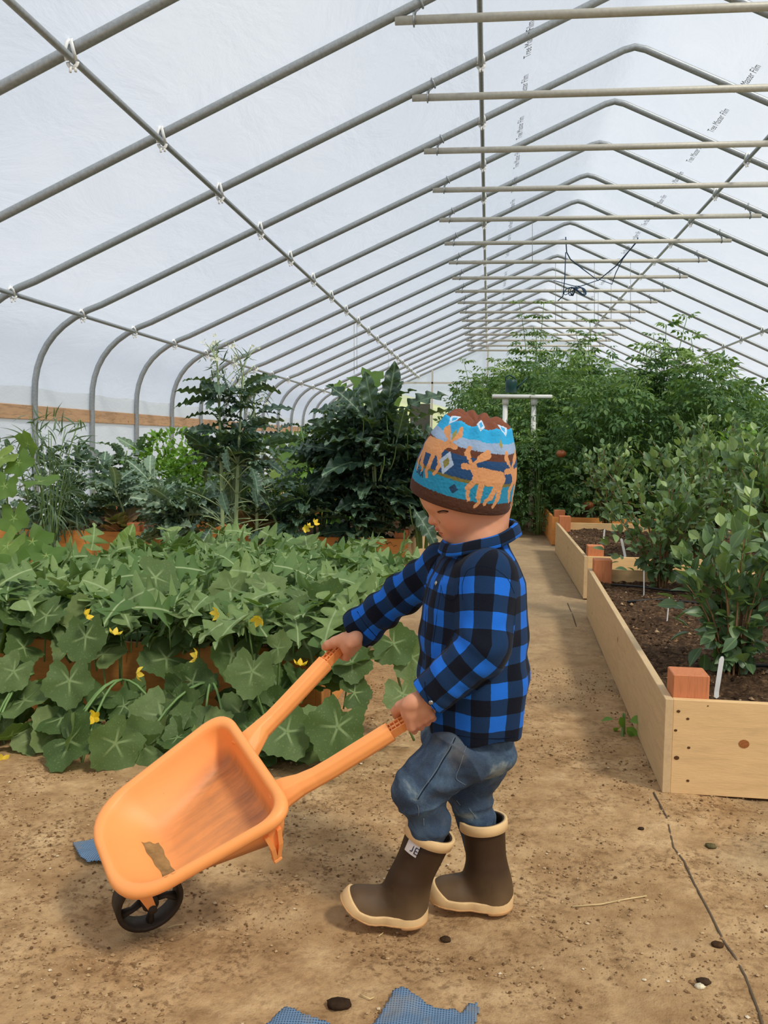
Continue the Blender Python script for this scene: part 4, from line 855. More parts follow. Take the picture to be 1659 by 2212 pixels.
# ================================================================== toy wheelbarrow
WO = np.array([-.5210, 1.5039, .2391])
def _rot(a, b, c):
    ca, sa, cb_, sb, cc, sc2 = math.cos(a), math.sin(a), math.cos(b), math.sin(b), math.cos(c), math.sin(c)
    return np.array([[ca, -sa, 0], [sa, ca, 0], [0, 0, 1]]) @ np.array([[cb_, 0, sb], [0, 1, 0], [-sb, 0, cb_]]) @ np.array([[1, 0, 0], [0, cc, -sc2], [0, sc2, cc]])
WR = _rot(.49787, -.51046, .29617)
def wl(x, y, z): return WO+WR @ np.array([x, y, z])
bar = empty('toy_wheelbarrow', (0, 0, 0), label='orange plastic toy wheelbarrow tipped forward, held by the child', cat='wheelbarrow')
bar.matrix_world = Matrix([list(WR[i])+[WO[i]] for i in range(3)]+[[0, 0, 0, 1]])
def mat_orange(dirt=True):
    t = NT('orange_plastic'+('_tub' if dirt else '')); v = t.coord(); c = lin(252, 166, 94)
    colr = t.mix(t.math('MULTIPLY', t.noise(v, 9, 5), .25), c, lin(238, 132, 62))
    if dirt:
        s = t.n('ShaderNodeSeparateXYZ'); t.l(v, s.inputs[0])
        depth = t.ramp(t.math('MULTIPLY', s.outputs[2], -1), [(.045, (0, 0, 0)), (.080, (1, 1, 1))])
        st = t.noise(t.coord((2.5, 22, 4)), 3, 6, .65); bl = t.noise(v, 16, 5, .65)
        back = t.math('MULTIPLY_ADD', s.outputs[0], 4.2, .42)
        m = t.math('MULTIPLY', depth, t.ramp(t.math('ADD', t.math('MULTIPLY', st, .75), t.math('MULTIPLY', bl, .45)), [(.40, (.34, .34, .34)), (.75, (.95, .95, .95))]))
        m = t.math('MULTIPLY', m, t.ramp(back, [(.15, (.35, .35, .35)), (.9, (1, 1, 1))]))
        colr = t.mix(m, colr, lin(124, 92, 68))
        sc3 = t.ramp(t.noise(v, 120, 3), [(.72, (0, 0, 0)), (.8, (.5, .5, .5))]); colr = t.mix(sc3, colr, lin(150, 90, 50))
    return t.fin(t.bsdf(colr, .48, .4, 0, None, Subsurface_Weight=.08, Subsurface_Radius=(.02, .008, .003)))
OT, OP = mat_orange(True), mat_orange(False)
def rrect(x0, x1, yh0, yh1, rad, z, n=9):
    """rounded trapezoid: front half-width yh0 at x0, back half-width yh1 at x1"""
    P = [np.array(p, float) for p in ((x0, -yh0), (x1, -yh1), (x1, yh1), (x0, yh0))]; rad = (rad,)*4 if np.isscalar(rad) else rad; out_ = []
    for i in range(4):
        a, b_, c = P[i-1], P[i], P[(i+1) % 4]; u1, u2 = nrm(a-b_), nrm(c-b_); r = rad[i]
        s, e = b_+u1*r, b_+u2*r
        for k in range(n):
            t = k/(n-1); q = (1-t)**2*s+2*t*(1-t)*(b_*.9+(s+e)*.05)+t*t*e; out_.append((q[0], q[1], z))
    return out_
x0, x1, yf, yb = -.1525, .1525, .124, .1665
def ring(off, z, bot=0.0):
    # bot 0..1 slides the outline from rim to floor
    X0 = x0*(1-bot)-.069*bot-off; X1 = x1*(1-bot)+.122*bot+off; A = yf*(1-bot)+.052*bot+off; B = yb*(1-bot)+.130*bot+off
    r = .052+(.03-.052)*bot; rf = .078+(.02-.078)*bot
    return rrect(X0, X1, A, B, (rf, r, r, rf), z)
rings = [ring(-.004, -.0965, .99), ring(-.004, -.094, 1.0)]
seq = [(-.0145, -.100, 1.02)]
R_ = [ring(-.016, -.0845, .98), ring(.003, -.0815, .97), ring(.003, -.062, .76), ring(.003, -.036, .45), ring(-.001, -.018, .20), ring(-.003, -.014, .04), ring(.0, -.018, 0), ring(.003, -.014, 0), ring(.004, -.006, 0), ring(.001, .001, 0), ring(-.004, .003, 0), ring(-.010, .002, 0), ring(-.0145, -.003, 0), ring(-.014, -.012, .05), ring(-.006, -.036, .46), ring(-.004, -.060, .78), ring(-.004, -.070, .93), ring(-.008, -.0755, .99), ring(-.020, -.077, 1.0)]
b = MB(); b.loft(R_, 0, True, False)
n_ = len(R_[0]); last = R_[-1]; cx_ = np.mean([p[0] for p in last])
sub = [[(cx_+(p[0]-cx_)*k, p[1]*k, p[2]-.0005*(1-k)) for p in last] for k in (1, .66, .33, .02)]
b.loft(sub, 0, False, True); tub = b.build('tub', OT, bar)
# dried mud patch on the tub floor's front slope
bpy.context.view_layer.update()
_tv = [Vector(WO)+Matrix(WR.tolist()) @ v.co for v in tub.data.vertices]; _bt = BVHTree.FromPolygons(_tv, [tuple(p.vertices) for p in tub.data.polygons])
mp = MB(); Vm = []; Fm = []; q4 = [(305, 1818), (344, 1822), (378, 1883), (353, 1896)]; nI, nJ = 16, 8
for i in range(nI+1):
    for j in range(nJ+1):
        s, u = i/nI, j/nJ; x = (1-s)*((1-u)*q4[0][0]+u*q4[1][0])+s*((1-u)*q4[3][0]+u*q4[2][0])+1.5*math.sin(s*17+u*4); y = (1-s)*((1-u)*q4[0][1]+u*q4[1][1])+s*((1-u)*q4[3][1]+u*q4[2][1])+2*math.sin(s*5+u*11)
        d = Vector(FX+RX*(x-829.5)/FL-UX*(y-1106)/FL).normalized(); h = _bt.ray_cast(Vector(CP), d)
        p = WR.T @ (np.array(h[0])-np.array(d)*.0012-WO); Vm.append(p)
for i in range(nI):
    for j in range(nJ): a_ = i*(nJ+1)+j; Fm.append((a_, a_+1, a_+nJ+2, a_+nJ+1))
mp.add(Vm, Fm); mp.build('mud_patch', simple('dried_mud', lin(150, 118, 76), .9, .1, 0, .25, 60, .3), bar)
# handles
def handle(s):
    b = MB(); P = [(.140, s*.076, -.040), (.165, s*.083, -.036), (.190, s*.092, -.034), (.218, s*.099, -.0335), (.25, s*.1065, -.0305), (.366, s*.1315, -.0155)]
    P = [np.array(p) for p in P]; rings = []
    for i, p in enumerate(P):
        T = nrm(P[min(i+1, 5)]-P[max(i-1, 0)]); S = nrm(np.cross((0, 0, 1), T)); U = np.cross(T, S)
        w_, h_ = (.034, .022) if i == 0 else (.026, .020) if i == 1 else (.018, .0175) if i == 2 else (.0155, .0165)
        c = .42
        rings.append([p+S*a*w_+U*d*h_ for a, d in ((-1, -c), (-1, c*.7), (-.55, 1), (.55, 1), (1, c*.7), (1, -c), (.6, -1), (-.6, -1))])
    b.loft(rings, 0, True, True); o = b.build('handle', OP, bar, False)
    m = o.modifiers.new('b', 'BEVEL'); m.width = .0025; m.segments = 2; m.limit_method = 'ANGLE'
    # ribbed grip
    g = MB(); T = nrm(P[5]-P[4]); S = nrm(np.cross((0, 0, 1), T)); U = np.cross(T, S)
    def slab(t0, t1, a, d):
        g.loft([[P[5]+T*t+S*x*a+U*z*d for x, z in ((-1, -1), (1, -1), (1, 1), (-1, 1))] for t in (t0, t1)], 0, True, True)
    slab(-.002, .085, .0075, .0016); slab(-.002, .085, .0022, .008)
    for sd in (-1, 1):
        for ta, tb_ in ((-.002, .085),): g.loft([[P[5]+T*t+S*(.0092*sd+x*.0013)+U*z*.0085 for x, z in ((-1, -1), (1, -1), (1, 1), (-1, 1))] for t in (ta, tb_)], 0, True, True)
    for k in range(10): slab(.003+k*.0086, .0046+k*.0086, .0108, .0092)
    g.build('ribbed_grip', OP, o, False); return P[5], T
hn = handle(-1); hf_ = handle(1)
for s in (-1, 1):
    b = MB(); P = [(.106, s*.144, -.036), (.101, s*.140, -.070), (.091, s*.130, -.105)]
    for dx in (-.012, .012):
        b.loft([[(x+dx*(1-.75*k)+ex, y+ey, z) for ex, ey in ((-.004, -.006), (.004, -.006), (.004, .006), (-.004, .006))] for k, (x, y, z) in ((0, P[0]), (.5, P[1]), (1, P[2]))], 0, True, True)
    b.box((.083, s*.130-.007, -.111), (.099, s*.130+.007, -.102), bev=.002)
    b.loft([[(x+ex*(1-.6*k), y, z) for ex in (-.011, .011)]+[(x+ex*(1-.6*k), y+.002, z) for ex in (.011, -.011)] for k, (x, y, z) in ((0, P[0]), (.5, P[1]), (1, P[2]))], 0, True, True)
    b.build('leg', OP, bar, False)
wc = np.array([-.132, 0, -.135]); rw = .060
b = MB()
for s in (-1, 1): b.loft([[(-.125+ex, s*.030+ey, -.062) for ex, ey in ((-.014, -.003), (.014, -.003), (.014, .003), (-.014, .003))], [(wc[0]+ex, s*.026+ey, wc[2]) for ex, ey in ((-.007, -.003), (.007, -.003), (.007, .003), (-.007, .003))], [(wc[0]+ex, s*.026+ey, wc[2]-.008) for ex, ey in ((-.005, -.003), (.005, -.003), (.005, .003), (-.005, .003))]], 0, True, True)
b.box((-.136, -.034, -.078), (-.108, .034, -.062)); b.build('fork', OP, bar, False)
WM = simple('dark_wheel_plastic', lin(52, 42, 32), .6, .3, 0, .3, 60)
wh = MB(); nr = 48
prof = [(rw-.006, -.018), (rw, -.016), (rw, .016), (rw-.006, .018), (rw-.009, .016), (rw-.009, -.016)]
wh.loft([[(wc[0]+r*math.cos(2*math.pi*i/nr), y, wc[2]+r*math.sin(2*math.pi*i/nr)) for r, y in prof] for i in range(nr)]+[[(wc[0]+r, y, wc[2]) for r, y in prof]], 0)
whl = wh.build('wheel', WM, bar)
b = MB(); b.tube([wc+(0, -.034, 0), wc+(0, .034, 0)], .0075, 12); b.tube([wc+(0, -.018, 0), wc+(0, .018, 0)], .015, 16); b.build('hub', WM, whl)
for k in range(5):
    a = k*2*math.pi/5+.5; d = np.array([math.cos(a), 0, math.sin(a)]); e = np.array([-math.sin(a), 0, math.cos(a)])
    b = MB(); b.tube([wc+d*.012, wc+d*.032+e*.005, wc+d*(rw-.006)+e*.002], [.006, .005, .0075], 6, flat=1.6, up=(0, 1, 0)); b.build('spoke', WM, whl)
# ================================================================== signed-distance modelling for organic things
class Field:
    def __init__(s, lo, hi, h):
        s.lo = np.array(lo, float); s.h = h; s.n = np.ceil((np.array(hi)-s.lo)/h).astype(int)+1
        s.ax = [(s.lo[i]+np.arange(s.n[i])*h).astype(np.float32) for i in range(3)]; s.phi = np.full(s.n, .06, np.float32)
    def sl(s, lo, hi):
        a = np.clip(np.floor((np.array(lo)-s.lo)/s.h).astype(int), 0, s.n); b = np.clip(np.ceil((np.array(hi)-s.lo)/s.h).astype(int)+1, 0, s.n)
        return tuple(slice(a[i], b[i]) for i in range(3))
    def xyz(s, sl): return (s.ax[0][sl[0]][:, None, None], s.ax[1][sl[1]][None, :, None], s.ax[2][sl[2]][None, None, :])
    def add(s, prim, k=.0, mode='u'):
        fn, lo, hi = prim; m = .02+k; sl = s.sl(np.array(lo)-m, np.array(hi)+m)
        if any(x.stop <= x.start for x in sl): return s
        d = fn(*s.xyz(sl)).astype(np.float32); p = s.phi[sl]
        if mode == 'u':
            if k > 0: hh = np.clip(k-np.abs(p-d), 0, None)/k; s.phi[sl] = np.minimum(p, d)-hh*hh*k*.25
            else: s.phi[sl] = np.minimum(p, d)
        elif mode == 's':
            if k > 0: hh = np.clip(k-np.abs(p+d), 0, None)/k; s.phi[sl] = np.maximum(p, -d)+hh*hh*k*.25
            else: s.phi[sl] = np.maximum(p, -d)
        return s
    def mesh(s, smooth=2):
        p = s.phi; sg = p < 0; c = np.zeros(tuple(x-1 for x in p.shape), np.uint8)
        for i in (0, 1):
            for j in (0, 1):
                for k in (0, 1): c += sg[i:p.shape[0]-1+i, j:p.shape[1]-1+j, k:p.shape[2]-1+k]
        cells = np.argwhere((c > 0) & (c < 8)); ids = np.full(c.shape, -1, np.int32); ids[tuple(cells.T)] = np.arange(len(cells))
        acc = np.zeros((len(cells), 3)); cnt = np.zeros(len(cells))
        crn = [(i, j, k) for i in (0, 1) for j in (0, 1) for k in (0, 1)]
        val = {q: p[cells[:, 0]+q[0], cells[:, 1]+q[1], cells[:, 2]+q[2]].astype(float) for q in crn}
        for a in crn:
            for ax in range(3):
                if a[ax]: continue
                b = list(a); b[ax] = 1; b = tuple(b); m = (val[a] < 0) != (val[b] < 0); t = np.where(m, val[a]/(val[a]-val[b]+1e-20), 0)
                q = np.array(a, float)[None]+t[:, None]*(np.arange(3) == ax); acc[m] += q[m]; cnt[m] += 1
        V = s.lo+(cells+acc/cnt[:, None])*s.h; F = []
        for ax in range(3):
            a = [slice(1, -1)]*3; b = [slice(1, -1)]*3; a[ax] = slice(0, -1); b[ax] = slice(1, None)
            sa, sb = sg[tuple(a)], sg[tuple(b)]; e = np.argwhere(sa != sb); off = np.array([1, 1, 1]); off[ax] = 0; g = e+off
            o1, o2 = [(1, 2), (2, 0), (0, 1)][ax]; d1 = np.eye(3, dtype=int)[o1]; d2 = np.eye(3, dtype=int)[o2]
            q = np.stack([ids[tuple((g-x).T)] for x in (0*d1, d1, d1+d2, d2)], -1); fl_ = sa[tuple(e.T)]
            q = np.where(fl_[:, None], q, q[:, ::-1]); F.append(q[(q >= 0).all(1)])
        F = np.concatenate(F)
        for _ in range(smooth): V = lapl(V, F, .5)
        return V, F
def lapl(V, F, w):
    E = np.concatenate([F[:, [0, 1]], F[:, [1, 2]], F[:, [2, 3]], F[:, [3, 0]]]); n = len(V); S = np.zeros((n, 3))
    for k in range(3): S[:, k] = np.bincount(E[:, 0], V[E[:, 1], k], n)+np.bincount(E[:, 1], V[E[:, 0], k], n)
    c = np.bincount(E[:, 0], minlength=n)+np.bincount(E[:, 1], minlength=n); return V*(1-w)+w*S/np.maximum(c, 1)[:, None]
def vnormals(V, F):
    a = V[F[:, 2]]-V[F[:, 0]]; b = V[F[:, 3]]-V[F[:, 1]]; n = np.cross(a, b); N = np.zeros_like(V)
    for i in range(4):
        for k in range(3): N[:, k] += np.bincount(F[:, i], n[:, k], len(V))
    return N/np.maximum(np.linalg.norm(N, axis=1, keepdims=True), 1e-12)
def cap(a, b, ra, rb):
    a, b = np.array(a, float), np.array(b, float); ab = b-a; L = float(ab @ ab)+1e-12; m = max(ra, rb)
    def f(X, Y, Z):
        t = np.clip(((X-a[0])*ab[0]+(Y-a[1])*ab[1]+(Z-a[2])*ab[2])/L, 0, 1)
        return np.sqrt((X-a[0]-t*ab[0])**2+(Y-a[1]-t*ab[1])**2+(Z-a[2]-t*ab[2])**2)-(ra+(rb-ra)*t)
    return f, np.minimum(a, b)-m, np.maximum(a, b)+m
def ell(c, r, R=np.eye(3)):
    """R columns are the ellipsoid's axes"""
    c = np.array(c, float); r = np.array(r, float); m = r.max()
    def f(X, Y, Z):
        x, y, z = X-c[0], Y-c[1], Z-c[2]; L = [x*R[0, i]+y*R[1, i]+z*R[2, i] for i in range(3)]
        k0 = np.sqrt(sum((L[i]/r[i])**2 for i in range(3))); k1 = np.sqrt(sum((L[i]/r[i]**2)**2 for i in range(3)))+1e-9; return k0*(k0-1)/k1
    return f, c-m, c+m
def limit(prim, p, n, rnd=0):
    """cut the primitive flat: keep where (x-p).n < 0"""
    f, lo, hi = prim; p = np.array(p); n = nrm(n)
    return (lambda X, Y, Z: np.maximum(f(X, Y, Z), (X-p[0])*n[0]+(Y-p[1])*n[1]+(Z-p[2])*n[2])), lo, hi
def fn3(P, f, seed=0):
    """smooth value noise on points"""
    rs = np.random.RandomState(seed); g = rs.rand(32, 32, 32); q = P*f+100; i = np.floor(q).astype(int); t = q-i; t = t*t*(3-2*t); o = 0
    for a in (0, 1):
        for b in (0, 1):
            for c in (0, 1): o = o+g[(i[:, 0]+a) & 31, (i[:, 1]+b) & 31, (i[:, 2]+c) & 31]*np.where(a, t[:, 0], 1-t[:, 0])*np.where(b, t[:, 1], 1-t[:, 1])*np.where(c, t[:, 2], 1-t[:, 2])
    return o*2-1
def segdist(P, a, b):
    a, b = np.array(a), np.array(b); ab = b-a; t = np.clip((P-a) @ ab/(ab @ ab), 0, 1); return np.linalg.norm(P-a-t[:, None]*ab, axis=1), t
# ------------------------------------------------------------------ the child: key points
YM = 1.66
FW = nrm((-.876, -.482, 0)); LT = np.array([.482, -.876, 0])      # facing, towards the child's left (camera side)
person = empty('person', (-.02, 1.65, 0), label='small child in patterned hat, blue checked shirt, jeans and brown rubber boots pushing the barrow', cat='person')
PO = np.array([-.02, 1.65, 0])
def pobj(name, me, parent=None):
    o = link(name, me, parent or person)
    if parent is None or parent is person: o.location = tuple(-PO)
    return o
S1, E1, W1 = at(1052, 1232, 1.585), at(1044, 1398, 1.545), at(928, 1503, 1.55)
S2, E2, W2 = at(962, 1212, 1.735), at(880, 1275, 1.775), at(772, 1362, 1.80)
G1 = wl(*(hn[0]+hn[1]*.056)); A1 = -(WR @ hn[1])
G2 = wl(*(hf_[0]+hf_[1]*.056)); A2 = -(WR @ hf_[1])
# head frame: forward, up, left
hp = math.radians(25); Ri = nrm(RX); HFd = nrm(-Ri*math.cos(hp)+np.array([0, 0, -1])*math.sin(hp)+np.array([0, -.10, 0])); HL = nrm(np.cross(np.array([0, 0, 1])*math.cos(hp)-Ri*math.sin(hp), HFd)); HU = np.cross(HFd, HL)
if HL[1] > 0: HL = -HL; 
HU = nrm(np.cross(HFd, HL)); 
if HU[2] < 0: HU = -HU
HR = np.stack([HFd, HL, HU], -1); HC = at(1010, 1060, YM)
def hd(f, l, u): return HC+HR @ np.array([f, l, u])
def hell(c, r): return ell(hd(*c), r, HR)
# ------------------------------------------------------------------ body (skin): head, neck, trunk, arms and hands in one surface
fb_ = Field((-.36, 1.42, .30), (.12, 1.88, .93), .0016)
for c, r, k in (((-.004, 0, .022), (.083, .070, .072), 0), ((.030, 0, -.020), (.047, .052, .048), .02), ((.018, 0, .022), (.062, .060, .050), .02), ((.036, .029, -.036), (.032, .023, .028), .018), ((.036, -.029, -.036), (.032, .023, .028), .018),
                ((.048, 0, -.056), (.024, .026, .018), .016), ((-.01, 0, -.03), (.055, .050, .035), .02)): fb_.add(hell(c, r), k)
fb_.add(cap(hd(.066, -.024, .006), hd(.066, .024, .006), .0115, .0115), .014)              # brow ridge
for s in (-1, 1):
    fb_.add(hell((.0500, s*.0275, -.0150), (.0125, .0145, .0095)), .004)                         # closed-down lids
    fb_.add(cap(hd(.056, s*.012, -.030), hd(.050, s*.034, -.027), .007, .006), .012)
fb_.add(cap(hd(.0705, 0, -.005), hd(.0785, 0, -.0225), .0055, .0078), .008)                      # nose
fb_.add(hell((.0800, 0, -.0230), (.0090, .0082, .0070)), .004)
for s in (-1, 1): fb_.add(hell((.0735, s*.0100, -.0260), (.0078, .0052, .0058)), .002); fb_.add(hell((.0775, s*.0042, -.0315), (.0022, .0020, .0024)), .001, 's')
fb_.add(hell((.066, 0, -.044), (.0125, .022, .016)), .010)                                     # mouth mound
fb_.add(cap(hd(.0745, -.009, -.0395), hd(.0745, .009, -.0395), .0045, .0045), .004); fb_.add(cap(hd(.0800, 0, -.0390), hd(.0770, 0, -.0395), .0040, .004), .003)
fb_.add(cap(hd(.0735, -.008, -.0495), hd(.0735, .008, -.0495), .0048, .0048), .004); fb_.add(cap(hd(.070, -.015, -.0440), hd(.070, .015, -.0440), .0030, .0030), .002)
fb_.add(cap(hd(.0800, -.016, -.0448), hd(.0800, .016, -.0448), .0010, .0010), .0015, 's')
fb_.add(hell((.0635, 0, -.0635), (.0105, .013, .0085)), .010)                                  # chin
for s in (-1, 1):                                                                             # ears under the hat
    fb_.add(hell((-.020, s*.066, -.008), (.014, .006, .020)), .006)
nk = at(1040, 1150, YM); fb_.add(cap(hd(-.028, 0, -.03), nk+np.array([.0, 0, -.03]), .042, .045), .02)
fb_.add(ell(at(1030, 1300, YM)+np.array([0, 0, 0]), (.060, .078, .14), np.stack([FW, LT, (0, 0, 1)], -1)), .03); fb_.add(cap(S1+(0, 0, -.012), S2+(0, 0, -.012), .028, .028), .03)
fb_.add(ell(at(1020, 1520, YM), (.066, .080, .09), np.stack([FW, LT, (0, 0, 1)], -1)), .03)
fb_.add(cap(S1, E1, .028, .024), .015); fb_.add(cap(E1, W1, .024, .018), .01); fb_.add(cap(S2, E2, .028, .024), .015); fb_.add(cap(E2, W2, .024, .018), .01)
def hand(G, a, W, side, rh=.0125):
    """G grip centre, a along the bar towards the barrow, W wrist, side +1: fingers go down the camera side"""
    a = nrm(a); d = W-G; d = nrm(d-a*(d @ a)); cs = np.array([0, -1., 0]); s = cs-a*(cs @ a)-0; s = nrm(s-d*(s @ d))*side
    def rad(deg, R, off): t = math.radians(deg); return G+a*off+(d*math.cos(t)+s*math.sin(t))*R
    wr = G+d*.050-a*.004; fb_.add(cap(W, wr, .0165, .0150), .010)
    offs = (.0205, .0070, -.0065, -.0190); rr = (.0070, .0072, .0069, .0062); palm = []
    for j in range(4):
        K = rad(56, rh+.0125, offs[j]*1.0); fb_.add(cap(wr+a*offs[j]*.55, K, .0108, .0084), .005)
        P1, P2, P3 = rad(104, rh+rr[j]+.001, offs[j]), rad(158, rh+rr[j]+.0008, offs[j]*.96+.001), rad(214-6*abs(j-1.5), rh+rr[j]*.9, offs[j]*.92+.002)
        sc_ = .0025; fb_.add(cap(K, P1, rr[j]+.0004, rr[j]), .0025); fb_.add(cap(P1, P2, rr[j], rr[j]*.94), .0012); fb_.add(cap(P2, P3, rr[j]*.94, rr[j]*.82), .0012)
    T0_, T1_, T2_, T3_ = rad(-20, .034, .004), rad(-42, .0285, .019), rad(-66, rh+.0125, .030), rad(-102, rh+.0098, .0335)
    fb_.add(cap(T0_, T1_, .0135, .0108), .008); fb_.add(cap(T1_, T2_, .0105, .0092), .003); fb_.add(cap(T2_, T3_, .0092, .0080), .002)
    fb_.add(cap(rad(5, .033, .010), rad(20, .031, -.014), .0135, .0125), .010)
hand(G1, A1, W1, 1); hand(G2, A2, W2, -1)
V, F = fb_.mesh(1); del fb_
V += vnormals(V, F)*(fn3(V, 90, 2)[:, None]*.0004)
SK = np.array(lin(208, 146, 112)[:3]); LP_ = np.array(lin(172, 84, 68)[:3]); CK = np.array(lin(208, 122, 94)[:3]); BR = np.array(lin(128, 86, 62)[:3])
Ccol = np.tile(SK, (len(V), 1)); H = (V-HC) @ HR
def blend(mask, c):
    global Ccol
    Ccol = Ccol*(1-mask[:, None])+c*mask[:, None]
lipd = np.minimum(segdist(H, (.080, -.011, -.0400), (.080, .011, -.0400))[0], segdist(H, (.0785, -.010, -.0495), (.0785, .010, -.0495))[0])
blend(np.clip(1.5-lipd/.0042, 0, 1)*.8, LP_)
for s in (-1, 1):
    blend(np.exp(-(np.linalg.norm(H-np.array([.052, s*.040, -.034]), axis=1)/.018)**2)*.55, CK)
    bd = segdist(H, (.076, s*.010, .0035), (.064, s*.036, .0045))[0]; blend(np.clip(1.3-bd/.0042, 0, 1)*.55, BR)
noseT = np.exp(-(np.linalg.norm(H-np.array([.084, 0, -.024]), axis=1)/.010)**2)*.4; blend(noseT, CK)
for g in (G1, G2): blend(np.clip(np.exp(-((np.linalg.norm(V-g, axis=1)-.028)/.010)**2), 0, 1)*.35, CK)
skm = NT('skin'); skc = skm.attr('Col', 'Color'); skn = skm.noise(skm.coord(), 260, 3)
skinM = skm.fin(skm.bsdf(skc, .5, .35, 0, skm.bump(skn, .12, .001), Subsurface_Weight=.18, Subsurface_Radius=(.012, .004, .002), Subsurface_Scale=.6))
body = pobj('body', fastmesh('body', V, [F], skinM, cattr={'Col': np.concatenate([Ccol, np.ones((len(V), 1))], 1)}))
hairM = simple('dark_lash', lin(52, 34, 24), .7, .2)
for s in (-1, 1):
    b = MB(); arc = [hd(.0615-.0085*abs(t)**1.7, s*.028+t*.0150, -.0195+.0025*t*t) for t in np.linspace(-1, 1, 9)]
    b.tube(arc, [.0005+.0009*math.sin(math.pi*i/8) for i in range(9)], 6)
    for i in range(1, 8):
        p = arc[i]; b.tube([p, p+HR @ np.array([.0035, s*.0006*(i-4), -.0030])], [.0005, .0001], 4)
    o = b.build('eyelashes', hairM, body)
_bvb = BVHTree.FromPolygons([Vector(v) for v in V], F.tolist())
# ------------------------------------------------------------------ shirt
CX = at(1022, 1380, YM)[:2]
fs = Field((-.34, 1.40, .315), (.16, 1.90, .80), .0024)
zs = np.array([.325, .345, .40, .45, .52, .58, .63, .665, .69, .715]); av = np.array([.078, .081, .090, .097, .095, .092, .082, .066, .050, .038]); bv = np.array([.112, .114, .116, .116, .114, .112, .104, .088, .060, .044])
xo = np.array([at(1022, 1600, YM)[0]-CX[0]+.002, .0, .001, .002, .0, .0, .004, .006, .012, .016])
def torso(X, Y, Z, inset=0.0):
    c = np.interp(Z, zs, xo); a = np.interp(Z, zs, av)-inset; b_ = np.interp(Z, zs, bv)-inset
    x = X-CX[0]-c; y = Y-YM; f = x*FW[0]+y*FW[1]; l = x*LT[0]+y*LT[1]
    k0 = np.sqrt((f/a)**2+(l/b_)**2); k1 = np.sqrt((f/a**2)**2+(l/b_**2)**2)+1e-9; return k0*(k0-1)/k1
tb = (lambda X, Y, Z: np.maximum(np.maximum(torso(X, Y, Z), .351-Z+.05*(X+.05)), Z-.712), (-.20, 1.50, .30), (.15, 1.82, .72))
fs.add(tb)
fs.add((lambda X, Y, Z: np.maximum(torso(X, Y, Z, .006), Z-.352), (-.2, 1.5, .2), (.15, 1.82, .345)), 0, 's')
cd1 = nrm(W1-E1); cd2 = nrm(W2-E2)
arms = [(cap(S1+(0, 0, -.010), E1, .047, .041), .03), (limit(cap(E1, W1+cd1*.03, .043, .037), W1+cd1*.004, cd1), .012), (cap(S2+(0, 0, -.008), E2, .045, .040), .025), (limit(cap(E2, W2+cd2*.03, .040, .040), W2+cd2*.002, cd2), .012)]
for pr_, k in arms: fs.add(pr_, k)
fs.add(cap(W1-cd1*.012, W1+cd1*.05, .030, .033), 0, 's'); fs.add(cap(W2-cd2*.012, W2+cd2*.05, .030, .035), 0, 's')
V, F = fs.mesh(1); del fs
N = vnormals(V, F)
d1, t1 = segdist(V, S1, E1); d2, t2 = segdist(V, E1, W1); d3, t3 = segdist(V, S2, E2); d4, t4 = segdist(V, E2, W2)
dt = np.array(torso(V[:, 0], V[:, 1], V[:, 2])); dn = np.minimum(d1-.047, d2-.042); df = np.minimum(d3-.047, d4-.042)
near = (dn < dt-.002) & (dn < df); far = (df < dt-.002) & ~near
# folds
fold = .0028*fn3(V, 14, 5)+.0018*fn3(V*np.array([1, 1, .5]), 30, 6)
bunch = np.exp(-np.linalg.norm(V-E1, axis=1)**2/.045**2)
fold += near*.0046*bunch*np.sin(150*(V @ nrm(cd1+np.array([0, 0, -.6])))+3*fn3(V, 16, 7))
fold += near*np.exp(-(np.linalg.norm(V-(W1-cd1*.03), axis=1)/.035)**2)*.0030*np.sin(210*(V @ cd1)+2*fn3(V, 20, 8))
fold += far*.0030*np.sin(110*(V @ cd2)+3*fn3(V, 14, 9))
zf_ = np.clip((.55-V[:, 2])/.2, 0, 1)*(~near & ~far); th_ = np.arctan2((V[:, 0]-CX[0])*LT[0]+(V[:, 1]-YM)*LT[1], (V[:, 0]-CX[0])*FW[0]+(V[:, 1]-YM)*FW[1])
fold += zf_*.0045*np.sin(7*th_+2*fn3(V, 6, 10))*1.0
fold += (~near & ~far)*.0022*np.sin(60*(V @ nrm((.5, 0, 1)))+4*fn3(V, 9, 11))*np.exp(-((V[:, 2]-.50)/.1)**2)
V = V+N*fold[:, None]
# cloth coordinates (one unit = one check pair)
PER = .0585
thc = np.arctan2(V[:, 0]-CX[0], -(V[:, 1]-YM))
uvt = np.stack([thc*.1077/PER*(2*math.pi*.1077/PER//1)/(2*math.pi*.1077/PER), (V[:, 2]-.02*np.abs(np.sin(th_))*0)/PER], -1)
def armuv(S, E, W, dA, dB, tA, tB):
    LA, LB = np.linalg.norm(E-S), np.linalg.norm(W-E); al = np.where(dA < dB, tA*LA, LA+tB*LB)
    ax = np.where((dA < dB)[:, None], nrm(E-S), nrm(W-E)); c = np.where((dA < dB)[:, None], S+tA[:, None]*(E-S), E+tB[:, None]*(W-E)); r = V-c
    u0 = np.array([0, -1., 0]); u0 = nrm(u0-nrm(W-S)*(u0 @ nrm(W-S))); v0 = np.cross(nrm(W-S), u0); ang = np.arctan2(r @ v0, r @ u0); return np.stack([ang*.0392/PER+.13, al/PER+.2], -1)
uva, uvb = armuv(S1, E1, W1, d1, d2, t1, t2), armuv(S2, E2, W2, d3, d4, t3, t4)
cls = np.where(near, 1, np.where(far, 2, 0)); fc_ = cls[F].max(1)
tc_ = thc[F]; wrap = (tc_.max(1)-tc_.min(1)) > math.pi; kper = (2*math.pi*.1077/PER//1)
UVc = np.where((fc_ == 1)[:, None, None], uva[F], np.where((fc_ == 2)[:, None, None], uvb[F], uvt[F]))
